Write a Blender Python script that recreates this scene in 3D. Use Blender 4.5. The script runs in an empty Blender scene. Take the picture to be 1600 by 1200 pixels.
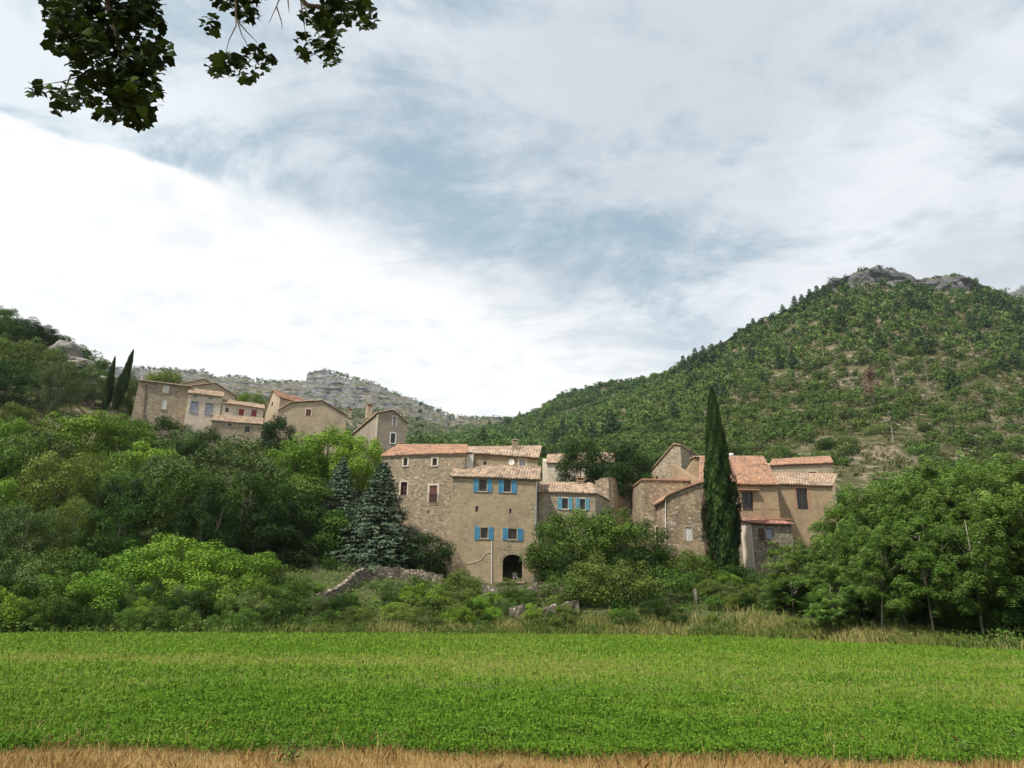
import bpy, math, random
import numpy as np
from mathutils import Vector, Matrix
from mathutils.geometry import tessellate_polygon

# ------------------------------------------------------------------ camera, sky, sun
S = bpy.context.scene
C = S.collection
F = 1100.0; PITCH = math.radians(17.9); ROLL = math.radians(0.8); CH = 1.7
cam = bpy.data.objects.new('camera', bpy.data.cameras.new('camera')); C.objects.link(cam)
cam.data.sensor_fit = 'HORIZONTAL'; cam.data.sensor_width = 36; cam.data.lens = F/1600*36
cam.data.clip_start = 0.1; cam.data.clip_end = 8000
RM = Matrix.Rotation(math.pi/2+PITCH, 3, 'X') @ Matrix.Rotation(ROLL, 3, 'Z')
cam.matrix_world = Matrix.Translation((0, 0, CH)) @ RM.to_4x4()
S.camera = cam
SUN_EL, SUN_AZ = 55, -130       # azimuth from +Y, clockwise
sd = bpy.data.lights.new('sun', 'SUN'); sun = bpy.data.objects.new('sun', sd); C.objects.link(sun)
sd.energy = 5.0; sd.angle = math.radians(3); sd.color = (1, .95, .86)
el, az = math.radians(SUN_EL), math.radians(SUN_AZ)
sdir = Vector((math.sin(az)*math.cos(el), math.cos(az)*math.cos(el), math.sin(el)))
sun.rotation_euler = sdir.to_track_quat('Z', 'Y').to_euler()
sun.location = (0, 0, 60)
S.view_settings.view_transform = 'Standard'; S.view_settings.look = 'None'
S.view_settings.exposure = .28; S.view_settings.gamma = 1
S.cycles.max_bounces = 5; S.cycles.diffuse_bounces = 2; S.cycles.glossy_bounces = 2
S.cycles.transmission_bounces = 3; S.cycles.transparent_max_bounces = 4; S.cycles.volume_bounces = 0
S.cycles.use_denoising = True
S.cycles.use_adaptive_sampling = True; S.cycles.adaptive_threshold = 0.02

def ray(px, py):
    return RM @ Vector(((px-800)/F, (600-py)/F, -1))
def at(px, py, Y):
    r = ray(px, py); k = Y/r.y
    return Vector((r.x*k, Y, CH+r.z*k))
def az_el(px, py):
    r = ray(px, py); return r.x/r.y, r.z/r.y

class NT:
    """tiny node helper"""
    def __init__(s, tree): s.t = tree; s.t.nodes.clear()
    def n(s, typ, _out=0, **kw):
        nd = s.t.nodes.new(typ)
        for k, v in kw.items():
            if k.startswith('i_'):
                key = k[2:]
                key = int(key) if key.isdigit() else key.replace('_', ' ')
                s.set(nd, key, v)
            else: setattr(nd, k, v)
        return nd
    def set(s, nd, key, v):
        if isinstance(v, bpy.types.NodeSocket): s.t.links.new(v, nd.inputs[key])
        elif isinstance(v, bpy.types.Node): s.t.links.new(v.outputs[0], nd.inputs[key])
        else:
            sk = nd.inputs[key]
            if sk.type == 'RGBA' and len(v) == 3: v = (*v, 1)
            sk.default_value = v
    def math(s, op, a, b=0.0, c=None):
        nd = s.t.nodes.new('ShaderNodeMath'); nd.operation = op
        s.set(nd, 0, a); s.set(nd, 1, b)
        if c is not None: s.set(nd, 2, c)
        return nd.outputs[0]
    def vmath(s, op, a, b=(0, 0, 0)):
        nd = s.t.nodes.new('ShaderNodeVectorMath'); nd.operation = op
        s.set(nd, 0, a); s.set(nd, 1, b)
        return nd.outputs['Value'] if op in ('DOT_PRODUCT', 'LENGTH') else nd.outputs[0]
    def mix(s, f, a, b, mode='MIX'):
        nd = s.t.nodes.new('ShaderNodeMix'); nd.data_type = 'RGBA'; nd.blend_type = mode
        s.set(nd, 0, f); s.set(nd, 6, a); s.set(nd, 7, b)
        return nd.outputs[2]
    def remap(s, v, a, b, c=0.0, d=1.0, smooth=True):
        nd = s.t.nodes.new('ShaderNodeMapRange'); nd.interpolation_type = 'SMOOTHSTEP' if smooth else 'LINEAR'
        for i, x in enumerate((v, a, b, c, d)): s.set(nd, i, x)
        return nd.outputs[0]
    def noise(s, vec, scale, detail=4, rough=.55, dist=0.0, col=False):
        nd = s.t.nodes.new('ShaderNodeTexNoise'); s.set(nd, 'Vector', vec)
        s.set(nd, 'Scale', scale); s.set(nd, 'Detail', detail); s.set(nd, 'Roughness', rough); s.set(nd, 'Distortion', dist)
        return nd.outputs[1 if col else 0]
    def ramp(s, f, stops):
        nd = s.t.nodes.new('ShaderNodeValToRGB'); s.set(nd, 0, f); cr = nd.color_ramp
        while len(cr.elements) < len(stops): cr.elements.new(.5)
        for e, (p, c) in zip(cr.elements, stops): e.position = p; e.color = (*c, 1)
        return nd.outputs[0]
    def mapping(s, vec, scale=(1, 1, 1), loc=(0, 0, 0), rot=(0, 0, 0)):
        nd = s.t.nodes.new('ShaderNodeMapping'); s.set(nd, 0, vec); s.set(nd, 1, loc); s.set(nd, 2, rot); s.set(nd, 3, scale)
        return nd.outputs[0]

# sky: thin cloud sheets over a Nishita sky, in direction space
W = bpy.data.worlds.new('World'); S.world = W; W.use_nodes = True
w = NT(W.node_tree)
sky = w.n('ShaderNodeTexSky', sky_type='NISHITA', sun_disc=False, sun_elevation=el, sun_rotation=az, altitude=300, air_density=1.2, dust_density=2.5)
gen = w.n('ShaderNodeTexCoord').outputs['Generated']
sep = w.n('ShaderNodeSeparateXYZ', i_0=gen)
zz = w.math('ADD', w.math('MAXIMUM', sep.outputs[2], 0.0), 0.18)
cmb = w.n('ShaderNodeCombineXYZ', i_0=w.math('DIVIDE', sep.outputs[0], zz), i_1=w.math('DIVIDE', sep.outputs[1], zz), i_2=0.0)
pl = cmb.outputs[0]
def gc(p1, p2):
    a, b = ray(*p1).normalized(), ray(*p2).normalized()
    n = a.cross(b).normalized()
    if n.dot(ray(200, 500)) < 0: n = -n
    return n
n1 = gc((0, 160), (840, 455))
d1 = w.vmath('DOT_PRODUCT', gen, tuple(n1))
wob = w.noise(w.mapping(pl, (1, 1, 1)), 1.6, 6, .6)
d1w = w.math('ADD', d1, w.math('MULTIPLY', w.math('SUBTRACT', wob, .5), .085))
mx = w.vmath('DOT_PRODUCT', gen, (1, 0, 0))
soft = w.remap(mx, -.42, .05, .007, .12, False)            # edge crisp on the left, dissolving to the right
white = w.remap(w.math('DIVIDE', d1w, soft), -.55, 1.0)
bn = gc((250, 215), (1020, 430))
bd = w.math('ABSOLUTE', w.math('ADD', w.vmath('DOT_PRODUCT', gen, tuple(bn)), w.math('MULTIPLY', w.math('SUBTRACT', w.noise(pl, 1.1, 5, .55), .5), .35)))
gap = w.math('MULTIPLY', w.remap(bd, .0, .26, 1, 0), w.math('MULTIPLY', w.remap(mx, -.42, -.05), w.remap(mx, .1, .42, 1, 0)))
streak = w.noise(w.mapping(pl, (1, 1.7, 1), (3, 1, 0), (0, 0, .9)), 2.0, 11, .66, .8)
puffs = w.noise(w.mapping(pl, (1, 1, 1), (7, 2, 0)), 4.5, 9, .66, .3)
cov = w.math('ADD', w.math('MULTIPLY', streak, .65), w.math('MULTIPLY', puffs, .45))
cov = w.math('SUBTRACT', cov, w.math('MULTIPLY', gap, .14))
cov = w.remap(cov, .35, .58, .24, 1.0)
lowup = w.remap(sep.outputs[2], .03, .45, 1, 0)
cl_col = w.mix(w.remap(w.noise(w.mapping(pl, (1, 1, 1), (1, 5, 0)), 1.3, 6, .6), .35, .65), (.53, .58, .63), (.745, .78, .81))
leftb = w.remap(mx, -.15, -.6)
cl_col = w.mix(w.math('MULTIPLY', leftb, .75), cl_col, (.67, .74, .78))
cl_col = w.mix(w.math('MULTIPLY', lowup, .6), cl_col, (.76, .79, .81))
nis = w.mix(1.0, sky.outputs[0], (.10, .10, .10), 'MULTIPLY')
blue = w.mix(.75, nis, (.225, .375, .47))
col = w.mix(cov, blue, cl_col)
speck = w.noise(w.mapping(pl, (1, 1, 1), (0, 0, 0)), 9, 4, .6)
wcol = w.mix(w.remap(w.math('ADD', w.math('MULTIPLY', speck, .5), w.math('MULTIPLY', streak, .5)), .38, .52), (.765, .80, .815), (.90, .90, .895))
col = w.mix(white, col, wcol)
bg = w.n('ShaderNodeBackground', i_0=col, i_1=1.0)
w.t.links.new(bg.outputs[0], w.n('ShaderNodeOutputWorld').inputs[0])

# ------------------------------------------------------------------ helpers
rng = np.random.default_rng(7); random.seed(5)
def npmesh(name, co, faces, var=None, uv=None):
    """co (N,3); faces (M,k) constant-size polygons, or list of such arrays"""
    if not isinstance(faces, list): faces = [faces]
    me = bpy.data.meshes.new(name)
    me.vertices.add(len(co)); me.vertices.foreach_set('co', np.asarray(co, np.float32).ravel())
    li = np.concatenate([f.ravel() for f in faces]).astype(np.int32)
    tot = np.concatenate([np.full(len(f), f.shape[1]) for f in faces]).astype(np.int32)
    st = np.concatenate([[0], np.cumsum(tot)[:-1]]).astype(np.int32)
    me.loops.add(len(li)); me.loops.foreach_set('vertex_index', li)
    me.polygons.add(len(tot)); me.polygons.foreach_set('loop_start', st)
    try: me.polygons.foreach_set('loop_total', tot)
    except Exception: pass
    me.update(calc_edges=True)
    if var is not None:
        a = me.attributes.new('var', 'FLOAT', 'FACE'); a.data.foreach_set('value', np.asarray(var, np.float32))
    if uv is not None:
        l = me.uv_layers.new(name='UVMap'); l.data.foreach_set('uv', np.asarray(uv, np.float32)[li].ravel())
    return me
def link(name, me, mat=None, parent=None, **props):
    o = bpy.data.objects.new(name, me); C.objects.link(o)
    if mat is not None and me is not None and len(me.materials) == 0: me.materials.append(mat)
    if parent is not None: o.parent = parent
    for k, v in props.items(): o[k] = v
    return o
def pymesh(name, vs, fs, mats=None):
    me = bpy.data.meshes.new(name); me.from_pydata([tuple(v) for v in vs], [], fs); me.update(); return me
class MB:
    def __init__(s): s.v = []; s.f = []
    def add(s, vs, fs):
        o = len(s.v); s.v += [tuple(v) for v in vs]; s.f += [[i+o for i in f] for f in fs]
    def box(s, x0, x1, y0, y1, z0, z1):
        s.add([(x, y, z) for z in (z0, z1) for y in (y0, y1) for x in (x0, x1)],
              [(0, 2, 3, 1), (4, 5, 7, 6), (0, 1, 5, 4), (2, 6, 7, 3), (0, 4, 6, 2), (1, 3, 7, 5)])
    def prism(s, pts, y0, y1):      # pts in (x,z)
        n = len(pts); vs = [(p[0], y0, p[1]) for p in pts]+[(p[0], y1, p[1]) for p in pts]
        s.add(vs, [list(range(n)), list(range(2*n-1, n-1, -1))]+[(i, (i+1) % n, (i+1) % n+n, i+n) for i in range(n)])
    def tube(s, path, rad, n=7):
        path = [Vector(p) for p in path]; k = len(path)
        rad = rad if isinstance(rad, (list, tuple)) else [rad]*k
        vs = []
        for i, p in enumerate(path):
            d = (path[min(i+1, k-1)]-path[max(i-1, 0)]).normalized()
            a = d.cross(Vector((0, 0, 1)) if abs(d.z) < .9 else Vector((1, 0, 0))).normalized(); b = d.cross(a)
            vs += [p+(a*math.cos(2*math.pi*j/n)+b*math.sin(2*math.pi*j/n))*rad[i] for j in range(n)]
        fs = [(i*n+j, i*n+(j+1) % n, (i+1)*n+(j+1) % n, (i+1)*n+j) for i in range(k-1) for j in range(n)]
        fs += [list(range(n-1, -1, -1)), list(range((k-1)*n, k*n))]
        s.add(vs, fs)
    def mesh(s, name, smooth=False):
        me = pymesh(name, s.v, s.f)
        if smooth: me.polygons.foreach_set('use_smooth', [True]*len(me.polygons))
        return me

# value noise, vectorised
def _h(ix, iy, seed):
    n = (ix*374761393+iy*668265263+seed*974634777) & 0xffffffff
    n = ((n ^ (n >> 13))*1274126177) & 0xffffffff
    return ((n ^ (n >> 16)) & 0xffff)/65535.0
def vn(x, y, seed=0):
    x = np.asarray(x, float); y = np.asarray(y, float)
    ix = np.floor(x).astype(np.int64); iy = np.floor(y).astype(np.int64)
    fx = x-ix; fy = y-iy; fx = fx*fx*(3-2*fx); fy = fy*fy*(3-2*fy)
    a, b, c, d = _h(ix, iy, seed), _h(ix+1, iy, seed), _h(ix, iy+1, seed), _h(ix+1, iy+1, seed)
    return (a*(1-fx)+b*fx)*(1-fy)+(c*(1-fx)+d*fx)*fy
def fbm(x, y, seed=0, oct=4):
    t = 0; a = .5
    for i in range(oct): t = t+a*(vn(x*2**i, y*2**i, seed+i*17)-.5)*2; a *= .5
    return t

# ------------------------------------------------------------------ materials
def mat(name):
    m = bpy.data.materials.new(name); m.use_nodes = True; return m, NT(m.node_tree)
def finish(m, t, bsdf):
    t.t.links.new(bsdf.outputs[0], t.n('ShaderNodeOutputMaterial').inputs[0]); return m
def plain(name, col, rough=.7, metal=0, var=.15, scale=6):
    m, t = mat(name); oc = t.n('ShaderNodeTexCoord').outputs['Object']
    f = t.remap(t.noise(oc, scale, 5, .6), .3, .7)
    c = t.mix(f, tuple(x*(1-var) for x in col), tuple(min(1, x*(1+var)) for x in col))
    return finish(m, t, t.n('ShaderNodeBsdfPrincipled', i_Base_Color=c, i_Roughness=rough, i_Metallic=metal))

def stone(name, c1, c2, mortar, plaster, cover, scale=4.2, tint=(.0, 0, 0), seed=0.0, bump=.5):
    """rubble wall with patchy render; cover 0 = bare stone, 1 = fully rendered"""
    m, t = mat(name); oc = t.n('ShaderNodeTexCoord').outputs['Object']
    v0 = t.mapping(oc, (1, 1, 1.9), (seed, seed*2, seed*.7))
    sc = t.n('ShaderNodeVectorMath', operation='SCALE'); t.set(sc, 0, t.noise(v0, 2.5, 3, .6, col=True)); sc.inputs['Scale'].default_value = .18
    wv = t.vmath('ADD', v0, sc.outputs[0])
    vo = t.n('ShaderNodeTexVoronoi', i_Vector=wv, i_Scale=scale, i_Randomness=.95)
    ve = t.n('ShaderNodeTexVoronoi', feature='DISTANCE_TO_EDGE', i_Vector=wv, i_Scale=scale, i_Randomness=.95)
    sp = t.n('ShaderNodeSeparateColor', i_0=vo.outputs['Color'])
    st = t.mix(sp.outputs[0], c1, c2)
    st = t.mix(t.remap(sp.outputs[1], .80, .95), st, (.52, .45, .34))       # pale stones
    st = t.mix(t.remap(sp.outputs[2], .82, .95), st, tuple(x*.62 for x in c1))  # dark stones
    joint = t.remap(ve.outputs['Distance'], .0, .10, 1, 0)
    st = t.mix(joint, st, mortar)
    fine = t.noise(v0, 9, 6, .65)
    big = t.noise(t.mapping(oc, (1, 1, .8), (seed, 3+seed, 0)), .45, 6, .62)
    vert = t.noise(t.mapping(oc, (1.3, 1.3, .12), (seed, 0, 0)), .9, 4, .6)
    pl_c = t.mix(t.remap(fine, .3, .7), tuple(x*.86 for x in plaster), tuple(min(1, x*1.10) for x in plaster))
    med = t.noise(v0, 1.6, 6, .65)
    mask = t.remap(t.math('ADD', t.math('ADD', t.math('MULTIPLY', big, .85), t.math('ADD', t.math('MULTIPLY', fine, .25), t.math('MULTIPLY', med, .35))), (cover-.5)*1.1-.19), .56, .72)
    pl_c = t.mix(t.remap(med, .35, .68), tuple(x*.74 for x in plaster), pl_c)
    c = t.mix(mask, st, pl_c)
    c = t.mix(t.remap(vert, .48, .75, 0, .4), c, tuple(x*.55 for x in plaster), 'MIX')
    c = t.mix(t.remap(t.noise(oc, .35, 6, .65), .42, .72, 0, .45), c, (.15, .12, .085))
    h = t.math('ADD', t.math('MULTIPLY', t.math('MULTIPLY', joint, -1.0), t.math('SUBTRACT', 1.0, mask)), t.math('MULTIPLY', fine, .5))
    b = t.n('ShaderNodeBump', i_Strength=bump, i_Distance=.05, i_Height=h)
    return finish(m, t, t.n('ShaderNodeBsdfPrincipled', i_Base_Color=c, i_Roughness=.92, i_Normal=b))

def tiles(name, base, alt, old, moss=.25):
    m, t = mat(name); uv = t.n('ShaderNodeTexCoord').outputs['UV']
    fl = t.vmath('FLOOR', uv)
    wn = t.n('ShaderNodeTexWhiteNoise', noise_dimensions='2D', i_Vector=fl)
    sp = t.n('ShaderNodeSeparateColor', i_0=wn.outputs['Color'])
    c = t.mix(sp.outputs[0], base, alt)
    c = t.mix(t.remap(sp.outputs[1], .7, .95), c, old)
    fr = t.vmath('FRACTION', uv); fs = t.n('ShaderNodeSeparateXYZ', i_0=fr)
    oc = t.n('ShaderNodeTexCoord').outputs['Object']
    c = t.mix(t.remap(t.noise(oc, .8, 6, .65), .42, .72, 0, moss*1.6), c, (.13, .11, .085))
    c = t.mix(t.remap(t.noise(oc, 5, 5, .6), .45, .7, 0, .45), c, tuple(x*.5 for x in base))
    return finish(m, t, t.n('ShaderNodeBsdfPrincipled', i_Base_Color=c, i_Roughness=.88))

def leafmat(name, cols, trans=.25, rough=.55):
    m, t = mat(name)
    a = t.n('ShaderNodeAttribute', attribute_name='var').outputs['Fac']
    ri = t.n('ShaderNodeObjectInfo').outputs['Random']
    k = t.math('FRACT', t.math('ADD', a, 0.0))
    c = t.ramp(k, [(i/(len(cols)-1), cc) for i, cc in enumerate(cols)])
    hs = t.n('ShaderNodeHueSaturation', i_Color=c, i_Value=t.remap(ri, 0, 1, .78, 1.22, False), i_Hue=t.remap(t.math('FRACT', t.math('MULTIPLY', ri, 7.3)), 0, 1, .488, .512, False))
    p = t.n('ShaderNodeBsdfPrincipled', i_Base_Color=hs.outputs[0], i_Roughness=rough)
    p.inputs['Specular IOR Level'].default_value = .12
    tr = t.n('ShaderNodeBsdfTranslucent', i_0=hs.outputs[0])
    mx_ = t.n('ShaderNodeMixShader', i_0=trans, i_1=p, i_2=tr)
    return finish(m, t, mx_)

L = {
 'bright': leafmat('leaf bright', [(.065, .13, .013), (.14, .245, .022), (.24, .36, .045)], .14),
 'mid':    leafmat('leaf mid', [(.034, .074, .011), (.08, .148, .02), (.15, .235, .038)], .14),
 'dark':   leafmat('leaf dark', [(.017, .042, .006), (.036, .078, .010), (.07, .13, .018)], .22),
 'deep':   leafmat('leaf deep shade green', [(.010, .026, .005), (.022, .05, .008), (.045, .09, .014)], .12),  # near-black greens, also putting shadow into the leaves of shaded trees
 'olive':  leafmat('leaf olive', [(.055, .085, .014), (.10, .145, .024), (.16, .20, .045)], .14),
 'grey':   leafmat('leaf grey green', [(.045, .082, .022), (.09, .14, .034), (.16, .215, .065)], .14),
 'yellow': leafmat('leaf yellow green', [(.08, .12, .018), (.14, .19, .03), (.21, .27, .05)], .14),
 'silver': leafmat('needle silver', [(.03, .055, .03), (.062, .10, .056), (.125, .175, .105)], .08),
 'cypress': leafmat('needle cypress', [(.012, .03, .008), (.026, .055, .012), (.055, .095, .02)], .1),
 'pine':   leafmat('needle pine', [(.020, .042, .016), (.038, .075, .026), (.065, .115, .038)], .1),
 'copse':  leafmat('leaf copse', [(.04, .09, .012), (.115, .20, .028), (.27, .37, .10)], .14),
 'brown':  leafmat('leaf dry', [(.09, .06, .03), (.15, .10, .05), (.2, .15, .08)], .2),
 'maple':  leafmat('leaf maple', [(.009, .018, .005), (.016, .034, .007), (.04, .08, .012)], .2, .9),
}
def barkmat(name, c):
    m, t = mat(name); oc = t.n('ShaderNodeTexCoord').outputs['Object']
    f = t.noise(t.mapping(oc, (8, 8, 2)), 6, 5, .7)
    cc = t.mix(t.remap(f, .3, .7), tuple(x*.5 for x in c), tuple(x*1.4 for x in c))
    return finish(m, t, t.n('ShaderNodeBsdfPrincipled', i_Base_Color=cc, i_Roughness=.9))
BARK = barkmat('bark', (.12, .10, .075)); PALEBARK = barkmat('pale bark', (.30, .26, .20)); DEADWOOD = barkmat('dead wood', (.26, .22, .19))

def ground_mat(name, mode):
    m, t = mat(name)
    geo = t.n('ShaderNodeNewGeometry'); pos = geo.outputs['Position']; nz = t.n('ShaderNodeSeparateXYZ', i_0=geo.outputs['Normal']).outputs[2]
    nz = t.math('ABSOLUTE', nz)
    n1_ = t.noise(pos, .035, 7, .62); n2_ = t.noise(pos, .35, 6, .65); n3_ = t.noise(pos, 3.0, 4, .6)
    soil = t.mix(t.remap(n2_, .35, .65), (.20, .155, .10), (.33, .27, .185))
    soil = t.mix(t.remap(n3_, .5, .75), soil, (.50, .46, .40))
    green = t.mix(t.remap(n2_, .35, .62), (.07, .085, .03), (.15, .135, .07))
    if mode == 'near':
        dry = t.mix(t.remap(n2_, .4, .6), (.11, .09, .045), (.045, .06, .02))
        c = t.mix(t.remap(n1_, .45, .6), t.mix(.5, green, (.03, .045, .012)), dry)
    else:
        c = t.mix(t.remap(n1_, .50, .70), green, soil)
        c = t.mix(t.remap(n2_, .54, .66), c, soil)
    px_ = t.mapping(pos, (.02, .02, .12))
    strat = t.noise(px_, 1.6, 8, .7, .4)
    crack = t.noise(t.mapping(pos, (.12, .12, .03)), 1.5, 7, .7)
    rock = t.mix(t.remap(strat, .42, .58), (.10, .105, .11), (.32, .325, .325))
    rock = t.mix(t.remap(crack, .48, .62), rock, (.13, .13, .13))
    vb = t.n('ShaderNodeTexVoronoi', feature='DISTANCE_TO_EDGE', i_Vector=t.mapping(pos, (.10, .10, .22)), i_Scale=1.0, i_Randomness=1.0)
    vj = t.remap(vb.outputs[0], .0, .07, 1, 0)
    rock = t.mix(t.math('MULTIPLY', vj, .75), rock, (.08, .08, .08))
    vb2 = t.n('ShaderNodeTexVoronoi', i_Vector=t.mapping(pos, (.10, .10, .22)), i_Scale=1.0, i_Randomness=1.0)
    rock = t.mix(.35, rock, t.mix(t.n('ShaderNodeSeparateColor', i_0=vb2.outputs['Color']).outputs[0], (.10, .10, .10), (.30, .295, .28)))
    rock = t.mix(t.remap(t.noise(pos, .02, 3, .5), .5, .7, 0, .4), rock, (.33, .27, .20))
    rk = t.remap(t.math('ADD', nz, t.math('MULTIPLY', t.math('SUBTRACT', n2_, .5), .25)), .56, .70, 1, 0)
    c = t.mix(rk, c, rock)
    h = t.math('SUBTRACT', t.math('ADD', n3_, t.math('MULTIPLY', strat, 2.0)), t.math('MULTIPLY', vj, 1.5))
    b = t.n('ShaderNodeBump', i_Strength=.8, i_Distance=1.2 if mode != 'near' else .1, i_Height=h)
    return finish(m, t, t.n('ShaderNodeBsdfPrincipled', i_Base_Color=c, i_Roughness=.95, i_Normal=b, i_Specular_IOR_Level=.1))

# ------------------------------------------------------------------ terrain
HUGE = 60.0
def curve(pts):
    A = []; Yv = []; E = []
    for px, py, Y in pts:
        a, e = az_el(px, py); A.append(a); Yv.append(Y); E.append(e)
    i = np.argsort(A); A = np.array(A)[i]; Yv = np.array(Yv)[i]; E = np.array(E)[i]
    return A, Yv, CH+E*Yv
edge_px = [(-250, 1000), (0, 995), (300, 994), (550, 994), (800, 995), (1000, 996), (1150, 999), (1280, 1005), (1400, 1012), (1600, 1023), (1800, 1036)]
def ground_y(px, py):
    r = ray(px, py); return r.y*(-CH/r.z)
K0A = []; K0Y = []
for px, py in edge_px:
    a, e = az_el(px, py); K0A.append(a); K0Y.append(-CH/e)
K0 = (np.array(K0A), np.array(K0Y), np.zeros(len(K0A)))
KS = [K0,
 curve([(-600,950,52),(0,960,47),(300,955,54),(560,950,59),(700,938,64),(800,926,66),(900,942,62),(1100,955,59),(1250,965,54),(1400,985,47),(1600,995,44),(2200,1000,44)]),
 curve([(-600,820,64),(0,840,62),(300,835,68),(480,860,73),(560,872,75),(600,878,76),(680,888,75),(700,905,74.2),(745,922,73.7),(790,926,73.7),(840,922,74),(870,890,76),(1050,880,76),(1160,900,74),(1240,900,74),(1300,910,73),(1600,930,64),(2200,930,64)]),
 curve([(-600,690,100),(0,690,95),(200,700,104),(400,700,108),(520,720,100),(620,760,93),(700,800,90),(850,800,90),(1000,800,95),(1200,790,97),(1400,800,95),(1600,820,90),(2200,820,90)]),
 curve([(-900,400,170),(-300,430,170),(0,506,150),(60,530,150),(110,545,150),(160,580,148),(205,612,140),(290,655,135),(400,668,135),(520,695,135),(640,722,130),(850,745,130),(1000,750,130),(1200,735,130),(1330,722,132),(1400,715,135),(1600,752,130),(2200,760,130)]),
 curve([(-900,560,260),(0,625,240),(200,655,240),(400,680,250),(640,700,250),(850,712,240),(1000,680,240),(1200,632,230),(1400,606,220),(1600,616,220),(2200,640,220)]),
 curve([(-900,640,500),(0,640,500),(300,660,500),(640,695,500),(740,690,500),(820,676,480),(900,648,450),(1040,590,460),(1160,526,404),(1240,489,394),(1290,452,383),(1310,450,380),(1370,446,376),(1410,449,380),(1440,449,384),(1470,455,384),(1510,456,384),(1530,462,388),(1560,462,394),(1600,478,400),(1800,560,400),(2200,600,400)]),
 curve([(-900,650,600),(0,650,600),(300,670,600),(640,700,600),(740,678,650),(790,662,640),(820,651,620),(860,633,590),(900,616,560),(980,597,510),(1040,584,470),(1075,567,430),(1160,521,410),(1240,484,398),(1290,447,387),(1300,435,384),(1335,428,382),(1370,421,380),(1395,424,382),(1418,436,385),(1440,441,386),(1460,436,387),(1500,431,388),(1515,438,390),(1530,449,391),(1560,455,398),(1600,470,406),(1800,530,420),(2200,600,420)]),
 curve([(-900,690,780),(0,680,780),(300,690,780),(640,705,780),(740,690,780),(820,690,780),(900,690,760),(1040,690,760),(1240,680,760),(1400,660,760),(1600,660,760),(2200,700,760)]),
 curve([(-900,650,950),(0,650,950),(290,610,950),(330,612,950),(400,618,950),(470,634,950),(500,638,950),(560,640,950),(600,642,950),(640,652,950),(700,672,950),(740,668,950),(800,672,950),(1200,700,950),(1560,640,950),(2200,640,950)]),
 curve([(-900,560,990),(0,580,990),(250,577,990),(300,577,990),(318,580,990),(335,589,990),(352,587,990),(375,588,990),(400,592,990),(440,596,990),(474,598,990),(478,597,990),(481,584,990),(500,582,990),(520,583,990),(540,588,990),(560,592,990),(600,607,990),(640,623,990),(680,641,990),(710,653,990),(760,656,990),(800,658,990),(1200,690,990),(1540,560,990),(1570,462,990),(1590,455,990),(1610,452,990),(1800,470,990),(2200,560,990)]),
 curve([(-900,620,1500),(300,620,1500),(740,668,1500),(1200,700,1500),(1600,560,1500),(2200,600,1500)]),
]
def kv(k, a):
    A, Yv, Z = KS[k]; return np.interp(a, A, Yv), np.interp(a, A, Z)
def rough(x, y, Y):
    amp = np.interp(Y, [0, 52, 75, 120, 200, 400, 700, 1500], [0, .15, .12, .6, 2.2, 5, 6, 12])
    sc = np.interp(Y, [0, 100, 400, 1000], [9, 14, 34, 50])
    return fbm(x/22, y/22, 3, 5)*amp*.7+fbm(x/70, y/70, 9, 3)*amp*.8
def terr(x, y):
    x = np.atleast_1d(np.asarray(x, float)); y = np.atleast_1d(np.asarray(y, float))
    a = x/y
    Ys = []; Zs = []
    for k in range(len(KS)):
        yy, z = kv(k, a); Ys.append(yy); Zs.append(z)
    Ys = np.array(Ys); Zs = np.array(Zs)
    z = np.zeros_like(x)
    for k in range(len(KS)-1):
        m_ = (y >= Ys[k]) & (y < Ys[k+1])
        f = (y-Ys[k])/(Ys[k+1]-Ys[k]); z = np.where(m_, Zs[k]*(1-f)+Zs[k+1]*f, z)
    return z+np.where(y > Ys[0], rough(x, y, y), 0)
def T(x, y): return float(terr(x, y)[0])

def build_strip(name, k0, k1, na, nseg, material, rocky=(), amax=2.2, **props):
    a = np.concatenate([np.linspace(-amax, -.95, 40, endpoint=False), np.linspace(-.95, .95, na), np.linspace(.97, amax, 40)])
    rowsX = []; rowsY = []; rowsZ = []
    for k in range(k0, k1):
        y0, z0 = kv(k, a); y1, z1 = kv(k+1, a)
        n = nseg[k-k0]
        for j in range(n+(1 if k == k1-1 else 0)):
            f = j/n; Y = y0*(1-f)+y1*f; Z = z0*(1-f)+z1*f
            X = a*Y; Z = Z+rough(X, Y, Y)*(0 if (k == 0 and j == 0) else 1)
            if k in rocky:
                wgt = math.sin(math.pi*min(1, f*1.0))**.5
                led = fbm(X/14, Z/3.0, 31, 4)*4+np.abs(fbm(X/22, Z/90, 37, 3))*14
                Y = Y+led*wgt*np.where(Y > 700, 1.0, .8)+(fbm(X/4, Z/1.6, 43, 3)*3*wgt if k == 6 else 0)
            if k-1 in rocky and j == 0 or k == k1-1 and j == n and k in rocky:
                Z = Z+np.abs(fbm(X/10, X*0, 41, 3))*(3.5 if Y.mean() > 700 else 4.0)
            rowsX.append(X); rowsY.append(Y); rowsZ.append(Z)
    X = np.array(rowsX); Y = np.array(rowsY); Z = np.array(rowsZ)
    R, Cn = X.shape
    co = np.stack([X, Y, Z], -1).reshape(-1, 3)
    i = np.arange(R-1)[:, None]*Cn+np.arange(Cn-1)[None]
    fc = np.stack([i, i+1, i+Cn+1, i+Cn], -1).reshape(-1, 4)
    me = npmesh(name, co, fc)
    me.polygons.foreach_set('use_smooth', [True]*len(me.polygons))
    return link(name, me, material, **props)
GN, GF = ground_mat('bank soil', 'near'), ground_mat('hill ground', 'far')
build_strip('bank', 0, 3, 500, [14, 24, 24], GN, kind='structure')
build_strip('village_slope', 3, 4, 500, [40], GF, kind='structure')
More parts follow.
